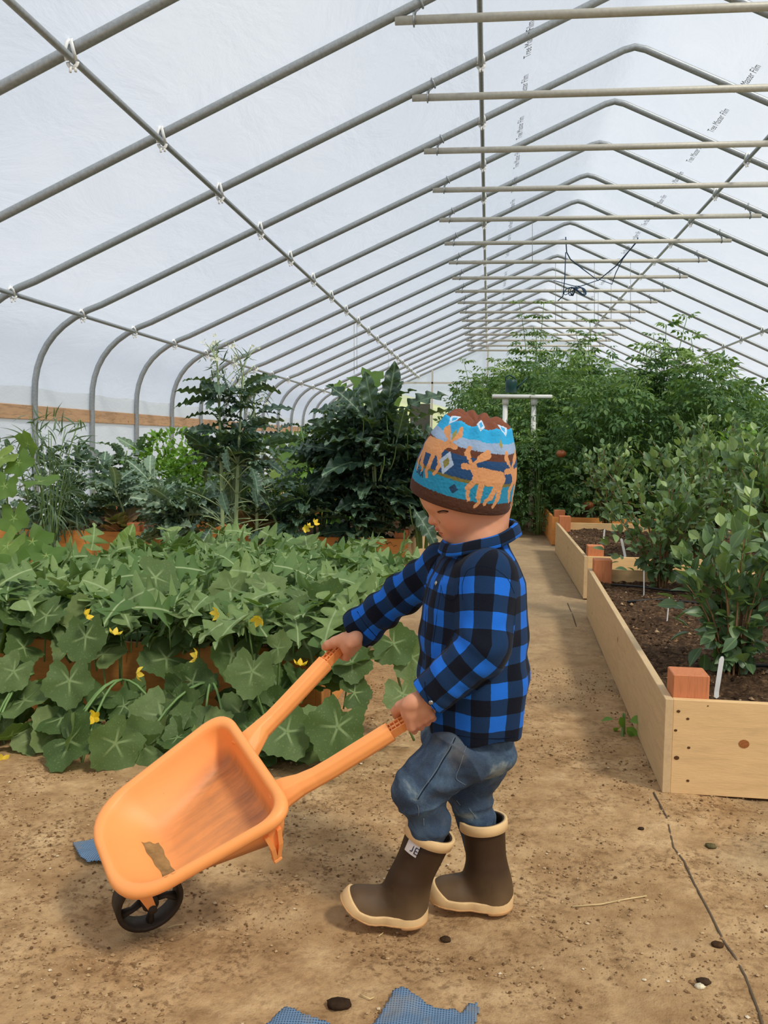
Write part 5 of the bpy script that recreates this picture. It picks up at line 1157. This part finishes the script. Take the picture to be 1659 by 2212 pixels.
sh_ = (wrap & (fc_ == 0))[:, None] & (tc_ < 0); UVc[..., 0] += sh_*kper
for cl_, uvx in ((1, uva), (2, uvb)):
    m_ = fc_ == cl_; uu_ = UVc[m_][..., 0]; rng = uu_.max(1)-uu_.min(1); big_ = rng > .5*2*math.pi*.0392/PER
    fix = big_[:, None] & (uu_ < uu_.mean(1, keepdims=True)); uu_ = uu_+fix*(2*math.pi*.0392/PER); tmp = UVc[m_]; tmp[..., 0] = uu_; UVc[m_] = tmp
def mat_plaid():
    t = NT('blue_check_flannel'); u = t.attr('luv', 'Vector'); s = t.n('ShaderNodeSeparateXYZ'); t.l(u, s.inputs[0])
    v = t.coord(); wob_ = t.math('MULTIPLY', t.math('SUBTRACT', t.noise(v, 45, 3), .5), .05)
    bx_ = t.math('LESS_THAN', t.math('FRACT', t.math('ADD', s.outputs[0], wob_)), .5); by_ = t.math('LESS_THAN', t.math('FRACT', t.math('ADD', s.outputs[1], wob_)), .5)
    sm = t.math('MULTIPLY', t.math('ADD', bx_, by_), .5); c = t.ramp(sm, [(0, lin(30, 104, 204)), (.25, lin(22, 47, 80)), (.75, lin(13, 13, 21))], 'CONSTANT')
    fz = t.noise(v, 420, 3, .7); c = t.mix(t.math('MULTIPLY', fz, .16), c, t.mix(.5, c, lin(70, 90, 120)))
    return t.fin(t.bsdf(c, .95, .1, 0, t.bump(fz, .35, .0012), Sheen_Weight=.04, Sheen_Roughness=.5))
PL = mat_plaid()
seamline_later = True
shirt = pobj('shirt', fastmesh('shirt', V, [F], PL, cuv={'luv': UVc}))
bvs = BVHTree.FromPolygons([Vector(v) for v in V], F.tolist())
def onto(bv, x, y, lift=.0006):
    d = FX+RX*(x-829.5)/FL-UX*(y-1106)/FL; h = bv.ray_cast(Vector(CP), Vector(d).normalized())
    if h[0] is None: return None
    return np.array(h[0])+np.array(h[1])*lift*(1 if np.dot(h[1], d) < 0 else -1)
def seamline(bv, pts, r, name, mat, parent, sub=5, lift=.0004):
    P = []
    for (a, b_) in zip(pts[:-1], pts[1:]):
        for i in range(sub): q = onto(bv, a[0]+(b_[0]-a[0])*i/sub, a[1]+(b_[1]-a[1])*i/sub, lift); P += [q] if q is not None else []
    q = onto(bv, *pts[-1], lift); P += [q] if q is not None else []
    P = [(P[max(i-1, 0)]+2*P[i]+P[min(i+1, len(P)-1)])/4 for i in range(len(P))]; P = [(P[max(i-1, 0)]+2*P[i]+P[min(i+1, len(P)-1)])/4 for i in range(len(P))]
    P = [p for i, p in enumerate(P) if i == 0 or np.linalg.norm(p-P[i-1]) > 1e-4]
    if len(P) < 2: return
    o = MB().tube(P, r, 6).build(name, mat, parent); return o
dkb = simple('navy_trim', lin(16, 26, 44), .9, .1); metal = simple('snap_metal', lin(170, 168, 165), .3, .5, .9, .1)
def snap(x, y, bv, parent):
    p = onto(bv, x, y, .0012)
    if p is None: return
    b = MB(); V_ = []; F_ = []
    for i in range(6):
        for j in range(12): a = math.pi*.5*i/5; V_.append((.0042*math.sin(a)*math.cos(j*.5236), .0042*math.sin(a)*math.sin(j*.5236), .0022*math.cos(a)))
    for i in range(5):
        for j in range(12): F_.append((i*12+j, (i+1)*12+j, (i+1)*12+(j+1) % 12, i*12+(j+1) % 12))
    o = b.add(V_, F_).build('snap_button', metal, parent); h = bv.find_nearest(Vector(p)); q = Vector(h[1]).to_track_quat('Z', 'Y')
    if Vector(h[1]).dot(Vector(CP-p)) < 0: q = (-Vector(h[1])).to_track_quat('Z', 'Y')
    o.matrix_local = Matrix.Translation(Vector(p)) @ q.to_matrix().to_4x4()
for x, y in ((931, 1517), (798, 1396), (943, 1260)): snap(x, y, bvs, shirt)
seamline(bvs, [(948, 1190), (935, 1240), (922, 1300), (918, 1370), (916, 1430)], .0004, 'placket_edge', dkb, shirt)
seamline(bvs, [(968, 1185), (958, 1240), (948, 1300), (940, 1360), (930, 1430)], .0004, 'placket_edge', dkb, shirt)
seamline(bvs, [(952, 1262), (958, 1290), (978, 1298), (990, 1285), (992, 1252)], .0004, 'pocket_flap_edge', dkb, shirt)
seamline(bvs, [(1000, 1300), (998, 1262), (1008, 1232), (1035, 1222), (1070, 1228), (1098, 1250), (1112, 1285)], .0004, 'sleeve_seam', dkb, shirt)
seamline(bvs, [(985, 1588), (1030, 1594), (1080, 1596), (1118, 1590)], .0008, 'hem_stitching', dkb, shirt)
seamline(bvs, [(918, 1470), (922, 1505), (942, 1535)], .0008, 'cuff_stitching', dkb, shirt)
seamline(bvs, [(770, 1318), (790, 1350), (815, 1378)], .0008, 'cuff_stitching', dkb, shirt)
seamline(_bvb, [(945, 1106), (951, 1104.2), (957, 1103.4), (963, 1103.8), (969, 1105.4)], .0013, 'upper_lashes', hairM, body, lift=.0004)
seamline(_bvb, [(947, 1108.5), (953, 1107.5), (960, 1107.2), (966, 1107.8)], .0007, 'lower_lashes', simple('soft_lash', lin(120, 76, 56), .7, .2), body, lift=.0003)
seamline(_bvb, [(945, 1149), (951, 1150.5), (957, 1152)], .0006, 'mouth_line', simple('lip_line', lin(120, 52, 44), .6, .3), body, lift=.0002)
seamline(_bvb, [(947, 1124), (950.5, 1127), (950, 1131)], .0006, 'nostril_shade_line', simple('crease_shade', lin(150, 88, 64), .6, .3), body, lift=.0001)  # darker line painted in for the shade of the nostril crease
# collar: a soft folded band round the neck, high at the back
cc = at(1037, 1143, YM); nq = 72; rings = []; uu = []
for i in range(nq+1):
    a = 2*math.pi*i/nq; cf, cl = math.cos(a), math.sin(a); open_ = max(0, cf-.86)*.0
    base = cc+FW*cf*.064+LT*cl*.060+np.array([0, 0, -.020*cf-.006]); outw = FW*cf+LT*cl
    prof = [(-.003, .016), (.000, .0195), (.005, .018), (.0085, .008), (.011, -.006), (.013, -.020), (.010, -.024), (.006, -.012), (.001, .0), (-.006, -.02)]
    rings.append([base+outw*p+np.array([0, 0, q*.52-.007-.001*math.sin(5*a)]) for p, q in prof]); uu += [(a*.062/PER*1.0+.3, q/PER+.2) for p, q in prof]
V = np.array([p for r in rings for p in r]); n10 = 10; Fq = np.array([(i*n10+j, (i+1)*n10+j, (i+1)*n10+(j+1) % n10, i*n10+(j+1) % n10) for i in range(nq) for j in range(n10)])
co = pobj('collar', fastmesh('collar', V, [Fq], PL, uv2={'luv': np.array(uu)}), shirt)
# ------------------------------------------------------------------ jeans
HN, KN, CN = at(990, 1622, 1.60), at(905, 1702, 1.585), at(926, 1772, 1.60)
HF, KF, CF = at(1046, 1622, 1.70), at(1012, 1712, 1.695), at(1028, 1765, 1.70)
BN = at(913, 1835, 1.605); BF_ = at(1035, 1830, 1.69)
RR = np.stack([FW, LT, (0, 0, 1)], -1)
fj = Field((-.20, 1.48, .06), (.15, 1.84, .42), .0024)
for pr_, k in ((ell(at(1005, 1590, YM), (.078, .094, .066), RR), 0), (ell(at(1040, 1614, 1.66), (.058, .082, .048), RR), .02), (cap(HN+(0, 0, -.008), KN, .056, .047), .022), (cap(KN, CN, .046, .0375), .012), (cap(CN, BN, .0375, .029), .01), (cap(KN+(-.006, 0, -.01), KN+(-.008, -.002, -.02), .038, .036), .012),
                (cap(HF, KF, .054, .042), .022), (cap(KF, CF, .041, .037), .012), (cap(CF, BF_, .036, .028), .01)): fj.add(pr_, k)
V, F = fj.mesh(1); del fj; N = vnormals(V, F)
w1 = nrm(KN-HN); w2 = nrm(CN-KN); kd = np.linalg.norm(V-(KN+CN)/2, axis=1); kdf = np.linalg.norm(V-(KF+CF)/2, axis=1)
fold = .0036*fn3(V, 15, 21)+.0032*fn3(V*np.array([1, 1, 1.8]), 30, 22)+.0010*fn3(V, 62, 23)
rid = lambda x: 1-2*np.abs(np.sin(x))**.7
fold += np.exp(-(kd/.045)**2)*.0062*rid(62*(V @ nrm((.18, 0, 1)))+2.5*fn3(V, 12, 24))+np.exp(-(kdf/.040)**2)*.0056*rid(60*(V @ nrm((-.2, 0, 1)))+2.5*fn3(V, 12, 25))
hip = np.exp(-(np.linalg.norm(V-HN-(0, -.03, 0), axis=1)/.06)**2); fold += hip*.0048*rid(48*(V @ nrm((.8, 0, .7)))+3*fn3(V, 10, 26))
keep = np.clip((V[:, 2]-.172)/.012, .12, 1); V = V+N*(fold*keep)[:, None]
def mat_denim():
    t = NT('worn_denim'); v = t.coord(); a = t.noise(v, 16, 5, .6, .6); b_ = t.noise(v, 60, 4, .6); f = t.noise(v, 500, 2)
    c = t.ramp(a, [(.30, lin(18, 34, 56)), (.46, lin(34, 56, 84)), (.58, lin(70, 94, 116)), (.70, lin(142, 154, 156))])
    c = t.mix(t.math('MULTIPLY', b_, .35), c, lin(58, 72, 84)); c = t.mix(t.math('MULTIPLY', f, .18), c, lin(150, 160, 168))
    d_ = t.ramp(t.noise(v, 9, 4), [(.55, (0, 0, 0)), (.72, (.45, .45, .45))]); c = t.mix(d_, c, lin(128, 116, 92))
    return t.fin(t.bsdf(c, .9, .15, 0, t.bump(t.math('ADD', f, b_), .4, .0014)))
jeans = pobj('jeans', fastmesh('jeans', V, [F], mat_denim()))
bvj = BVHTree.FromPolygons([Vector(v) for v in V], F.tolist()); thr = simple('pale_thread', lin(112, 124, 132), .8, .1); thd = simple('dark_seam', lin(22, 32, 46), .9, .1)
seamline(bvj, [(1013, 1597), (1004, 1620), (996, 1650), (982, 1682), (1008, 1697)], .0006, 'pocket_stitching', thr, jeans)
seamline(bvj, [(982, 1590), (970, 1618), (955, 1640), (942, 1664), (928, 1684), (912, 1705), (898, 1728)], .0006, 'side_seam', thr, jeans)
seamline(bvj, [(985, 1591), (973, 1619), (958, 1641), (945, 1665), (931, 1685), (915, 1706), (901, 1729)], .0009, 'side_seam', thd, jeans, lift=0)
seamline(bvj, [(902, 1738), (905, 1752), (903, 1763)], .0006, 'side_seam', thr, jeans)
seamline(bvj, [(915, 1766), (916, 1785)], .0008, 'side_seam', thr, jeans)
seamline(bvj, [(986, 1728), (995, 1740)], .0007, 'inner_seam', thr, jeans)
seamline(bvj, [(1012, 1745), (1022, 1757), (1028, 1768)], .0007, 'inner_seam', thr, jeans)
# ------------------------------------------------------------------ boots
RUB = NT('brown_rubber'); _v = RUB.coord(); _a = RUB.noise(_v, 9, 4); _s = RUB.n('ShaderNodeSeparateXYZ'); RUB.l(_v, _s.inputs[0])
_dust = RUB.math('MULTIPLY', RUB.ramp(_s.outputs[2], [(.02, (1, 1, 1)), (.085, (0, 0, 0))]), RUB.ramp(_a, [(.3, (.25, .25, .25)), (.65, (.8, .8, .8))]))
_c = RUB.mix(_dust, RUB.ramp(_a, [(.35, lin(52, 34, 18)), (.7, lin(68, 46, 26))]), lin(134, 108, 76)); RUBM = RUB.fin(RUB.bsdf(_c, .55, .35, 0, RUB.bump(RUB.noise(_v, 90, 3), .08, .001)))
TRIM = simple('cream_rubber', lin(226, 190, 138), .6, .3, 0, .06, 40); SOLE = simple('tan_sole', lin(196, 150, 100), .75, .2, 0, .16, 30)
def boot(label, heel, fwd, top, tr, ankle, curl, badge=False, cstart=.088, slope=.36):
    """heel: world point under the heel, fwd: unit direction of the toe, top: local (x,z) of the shaft's top centre"""
    X = nrm((fwd[0], fwd[1], 0)); Yv = np.array([-X[1], X[0], 0]); 
    bo = empty('boot', (0, 0, 0)); bo.parent = person; m = Matrix(((X[0], Yv[0], 0, heel[0]), (X[1], Yv[1], 0, heel[1]), (0, 0, 1, heel[2]), (0, 0, 0, 1))); bo.matrix_local = Matrix.Translation(Vector(-PO)) @ m
    T = np.array([top[0], 0, top[1]]); Ak = np.array([ankle[0], 0, ankle[1]]); ax = nrm(T-Ak); hs = lambda x: curl*np.clip(x-cstart, 0, 1)**2
    up = nrm((-slope, 0, 1)) if slope is not None else ax
    def foot(field, g=0.0):
        field.add(cap((.036, 0, .040), (.052, 0, .038), .0350+g, .034+g), .012); field.add(cap((.038, 0, .012), (.050, 0, .012), .0355+g, .034+g), .01)
        field.add(cap((.036, 0, .022), (.10, 0, .022+hs(.10)), .029+g, .031+g), .016)
        field.add(cap((.085, 0, .032+hs(.085)), (.126, 0, .021+hs(.126)), .029+g, .0300+g), .014)
        field.add(cap((.100, .003, .021+hs(.1)), (.123, .002, .018+hs(.126)), .032+g, .0305+g), .01)
    f1 = Field((-.06, -.06, -.01), (.185, .06, .235), .0018)
    foot(f1); f1.add(cap(Ak, T+ax*.05, tr*.86, tr*1.02), .022); f1.add(cap((.037, 0, .03), Ak, .036, tr*.86), .015)
    f1.add(((lambda x, y, z: -( (x-T[0])*up[0]+(z-T[2])*up[2])), (-.3, -.3, .12), (.3, .3, .4)), 0, 's')
    f1.phi = np.maximum(f1.phi, (hs(f1.ax[0])[:, None, None]+.006-f1.ax[2][None, None, :]).astype(np.float32))
    f1.add(cap(Ak+ax*.02, T+ax*.08, tr*.86-.0045, tr*1.02-.0035), 0, 's')
    V, F = f1.mesh(2); N = vnormals(V, F)
    wr = np.exp(-(np.linalg.norm(V-(Ak+np.array([.012, 0, -.012])), axis=1)/.030)**2)*.0035*np.sin(95*(V @ nrm((-.45, 0, 1)))+2*fn3(V, 20, 31))+.0010*fn3(V, 22, 32); V = V+N*wr[:, None]
    up_ = link('upper', fastmesh('upper', V, [F], RUBM), bo)
    f2 = Field((-.06, -.06, -.02), (.185, .06, .12), .0018); foot(f2, .0030)
    z2 = f2.ax[2][None, None, :]; h2 = hs(f2.ax[0])[:, None, None]; rise = .0125*np.clip((f2.ax[0][:, None, None]-.12)/.04, 0, 1)+.004*np.clip((.02-f2.ax[0][:, None, None])/.02, 0, 1)
    f2.phi = np.maximum(np.maximum(f2.phi, h2+.004-z2), z2-(h2+.0235+rise*2.0)).astype(np.float32)
    V, F = f2.mesh(2); link('foxing_band', fastmesh('foxing_band', V, [F], TRIM), bo)
    f3 = Field((-.06, -.06, -.02), (.185, .06, .12), .0018); foot(f3, .0045); z2 = f3.ax[2][None, None, :]; xx = f3.ax[0][:, None, None]; h2 = hs(f3.ax[0])[:, None, None]
    arch = np.where(xx < .045, 0, .0045)*1.0; f3.phi = np.maximum(np.maximum(f3.phi, h2+arch-z2), z2-(h2+.0085)).astype(np.float32)
    V, F = f3.mesh(1); link('sole', fastmesh('sole', V, [F], SOLE), bo)
    # cream binding round the top
    b = MB(); rings = []; side = np.cross(up, (0, 1, 0)); 
    for i in range(49):
        a = 2*math.pi*i/48; # ellipse of the cut, found by walking outward on the cut plane
        e = math.cos(a)*side+math.sin(a)*np.array([0, 1, 0]); er = e-ax*(e @ ax); R = tr*1.0/np.linalg.norm(er); c = T+e*R; o_ = nrm(er)
        rings.append([c+o_*.0014-ax*.0185, c+o_*.0030-ax*.0180, c+o_*.0028-ax*.001, c+o_*.0016+ax*.0004, c-o_*.0026+ax*.0004, c-o_*.0034-ax*.001, c-o_*.0034-ax*.014])
    b.loft(rings); b.build('top_binding', TRIM, bo)
    bk = MB(); st = [T-side*np.sign(side[0])*tr*1.0+ax*-.012, Ak+np.array([-tr*.88, 0, .0])+ax*.03, np.array([.0015, 0, .055]), np.array([.001, 0, .026])]
    if badge:
        c = T+np.array([0, 0, 0])-ax*.030; q = MB(); ang0 = math.radians(62)
        crv = lambda a, z: c+tr*1.005*(math.cos(a)*nrm(np.array([1, 0, 0])-ax*ax[0])+math.sin(a)*np.array([0, badge, 0]))+ax*z
        n = 6; VV_ = []; 
        for i in range(n+1):
            for zz in (-.011, .011): p = crv(ang0-.36+.30*i/n*2-.05, zz); VV_.append(p+nrm(p-c-ax*zz)*.0012)
        q.add(VV_, [(2*i, 2*i+2, 2*i+3, 2*i+1) for i in range(n)]); bd = q.build('badge', simple('pale_badge', lin(205, 196, 190), .6, .2), bo)
        g = MB()
        def stroke(a0, z0, a1, z1):
            P_ = [crv(a0+(a1-a0)*k/3, z0+(z1-z0)*k/3) for k in range(4)]; P_ = [p+nrm(p-c-ax*((p-c) @ ax))*.0018 for p in P_]; g.tube(P_, .0009, 5)
        s_ = ang0
        stroke(s_+.06, -.006, s_+.06, .006); stroke(s_+.06, .006, s_+.22, .006); stroke(s_+.06, .0, s_+.18, .0); stroke(s_+.06, -.0055, s_+.20, -.0055)
        stroke(s_-.05, .006, s_-.05, -.004); stroke(s_-.05, -.004, s_-.14, -.005)
        g.build('badge_letters', simple('badge_ink', lin(40, 40, 60), .7), bd)
    return bo
B1 = boot('', (at(921, 2004, 1.61)[0], 1.612, .003), (-1, -.06), (-.006, .172), .0435, (.034, .072), 7.5, badge=1)
B2 = boot('', (at(1105, 1985, 1.685)[0], 1.688, .0), (-1, -.02), (.058, .172), .0430, (.048, .072), 1.6, slope=-.09)
# ------------------------------------------------------------------ hat
HA = nrm(.20*RX+.93*UX-.30*FX); HB = at(993, 1076, YM)
e1 = nrm(-FX-HA*(-FX @ HA)); e2 = np.cross(HA, e1)
if e2 @ RX < 0: e2 = -e2       # theta 0 faces the camera, + to the right
nth, nv = 560, 300
hh = np.array([.012, .002, -.002, .0, .010, .030, .060, .088, .112, .130, .143, .150, .152, .147, .142, .139]); rr_ = np.array([.0785, .0800, .0845, .0880, .0895, .0888, .0865, .0808, .0722, .0630, .0570, .048, .038, .026, .012, .001])
sl_ = np.concatenate([[0], np.cumsum(np.hypot(np.diff(hh), np.diff(rr_)))]); ss_ = np.linspace(0, sl_[-1], nv)
def smooth1(a): 
    for _ in range(6): a = np.concatenate([[a[0]], (a[:-2]+2*a[1:-1]+a[2:])/4, [a[-1]]])
    return a
hz_, hr_ = smooth1(np.interp(ss_, sl_, hh)), smooth1(np.interp(ss_, sl_, rr_)); th = np.linspace(0, 2*math.pi, nth, endpoint=False)
TH, SS = np.meshgrid(th, ss_); HZ = np.repeat(hz_[:, None], nth, 1); HRr = np.repeat(hr_[:, None], nth, 1)
top_ = np.clip((HZ-.105)/.045, 0, 1); after = np.clip((SS-(sl_[11]))/.04, 0, 1)
pl = np.cos(9*TH+.8*np.sin(2*TH)); HRr = HRr*(1+.045*top_*pl*(1-after*.2)); HZ = HZ+after*.010*np.abs(np.cos(4.5*TH+.4*np.sin(2*TH)))*np.clip(HRr/.05, 0, 1)+top_*(1-after)*.003*pl
ellp = 1+.045*np.cos(2*(TH-math.pi/2)); P = HB+(np.cos(TH)*HRr*ellp)[..., None]*e1+(np.sin(TH)*HRr*ellp)[..., None]*e2+HZ[..., None]*HA
P += (fn3(P.reshape(-1, 3), 28, 41)*.0012+fn3(P.reshape(-1, 3), 300, 42)*.0004).reshape(nv, nth, 1)*nrm(e1)
# knitted-in colours
TT = (TH+math.pi) % (2*math.pi)-math.pi; hgt = SS-sl_[3]; jit = fn3(np.stack([TT*4, hgt*40, TT*0], -1).reshape(-1, 3), 9, 43).reshape(TT.shape)*.0011
U = TT*.088; Hh = hgt+jit; Uj = U+jit
C_ = lambda *c: np.array(lin(*c)[:3])
bands = [(-1, .0225, C_(74, 42, 26)), (.0225, .0520, C_(28, 134, 172)), (.0520, .0575, C_(112, 102, 48)), (.0575, .0960, C_(24, 66, 110)), (.0960, .1095, C_(92, 52, 36)), (.1095, .1275, C_(142, 166, 196)), (.1275, .1520, C_(40, 160, 212)), (.1520, 9, C_(118, 66, 44))]
CC = np.zeros(TT.shape+(3,))
for a, b_, c in bands: m = (Hh >= a) & (Hh < b_); CC[m] = c
def sd(x0, y0, x1, y1): 
    L = (x1-x0)**2+(y1-y0)**2+1e-12; t = np.clip(((lx-x0)*(x1-x0)+(ly-y0)*(y1-y0))/L, 0, 1); return np.hypot(lx-x0-t*(x1-x0), ly-y0-t*(y1-y0))
for cu, flip, dv in ((.040, 1, 0), (-.096, -1, .027), (.130, 1, 0), (.215, 1, 0), (-.195, 1, 0)):
    k = .0001385; lx = ((Uj-cu+math.pi*.088) % (2*math.pi*.088)-math.pi*.088)/k*flip; ly = (Hh-.0655-dv)/k     # moose in picture units, origin mid body
    m = (sd(-140, 25, 150, 0) < 104) | (sd(-260, 110, -190, 50) < 52) | (sd(-390, 102, -290, 108) < 38) | (sd(-385, 300, -350, 215) < 34) | (sd(-395, 260, -375, 330) < 36) | (sd(-340, 205, -300, 160) < 20) | (sd(-250, 165, -200, 215) < 22) | (sd(-190, 225, -80, 315) < 44) | (sd(-150, 255, -70, 290) < 52)
    for q in (((-200, -50), (-265, -150), (-250, -250), (-225, -300)), ((-105, -70), (-105, -240), (-85, -310), (-125, -370)), ((110, -110), (60, -240), (5, -280), (0, -325)), ((180, -80), (175, -250), (150, -310), (130, -350))):
        for (a, b_), w_ in zip(zip(q[:-1], q[1:]), (38, 25, 22)): m |= sd(*a, *b_) < w_
    CC[m] = C_(206, 146, 98)
dia = lambda cu, ch, w_, h_: (np.abs((Uj-cu)/w_)+np.abs((Hh-ch)/h_)) < 1
for off in (-.048, .172, .26, -.26):
    CC[dia(off, .077, .0155, .021)] = C_(160, 178, 200); CC[dia(off, .077, .0068, .010)] = C_(126, 120, 62)
for off in (-.022, .16, -.16): CC[dia(off, .037, .0085, .0095)] = C_(24, 60, 92)
for off in (.062, -.055): CC[dia(off, .1265, .0055, .010)] = C_(150, 142, 76)
for off in (.004, .09, -.09): CC[dia(off, .1560, .014, .014)] = C_(190, 208, 226); CC[dia(off, .1560, .007, .007)] = C_(60, 156, 206)
def glyph(segs, cu, ch, sc_):
    global lx, ly
    lx = (U-cu)/sc_; ly = (hgt-ch)/sc_; m = np.zeros(TT.shape, bool)
    for s_ in segs: m |= sd(*s_) < .13
    CC[m] = C_(22, 52, 84)
GLY = {'S': [(.6, 1, .1, .95), (.1, .95, .1, .55), (.1, .55, .6, .45), (.6, .45, .6, .05), (.6, .05, .05, 0)], 'K': [(.1, 0, .1, 1), (.1, .45, .6, 1), (.2, .55, .6, 0)], 'A': [(0, 0, .35, 1), (.35, 1, .7, 0), (.15, .35, .55, .35)]}
for i, ch_ in enumerate('SKA'): glyph(GLY[ch_], -.112+i*.0085, .0385-.0012*i, .0095)
idx = np.arange(nv*nth).reshape(nv, nth); q = np.stack([idx[:-1], np.roll(idx, -1, 1)[:-1], np.roll(idx, -1, 1)[1:], idx[1:]], -1).reshape(-1, 4)
hm = NT('knitted_fleece'); hc = hm.attr('Col', 'Color'); hn1 = hm.noise(hm.coord(), 380, 3, .7); hcm = hm.mix(hm.math('MULTIPLY', hn1, .16), hc, hm.mix(.5, hc, (.3, .28, .26, 1)))
HM = hm.fin(hm.bsdf(hcm, .98, .08, 0, hm.bump(hn1, .5, .0012), Sheen_Weight=.05, Sheen_Roughness=.6))
hat = pobj('hat', fastmesh('hat', P.reshape(-1, 3), [q], HM, cattr={'Col': np.concatenate([CC.reshape(-1, 3), np.ones((nv*nth, 1))], 1)}))
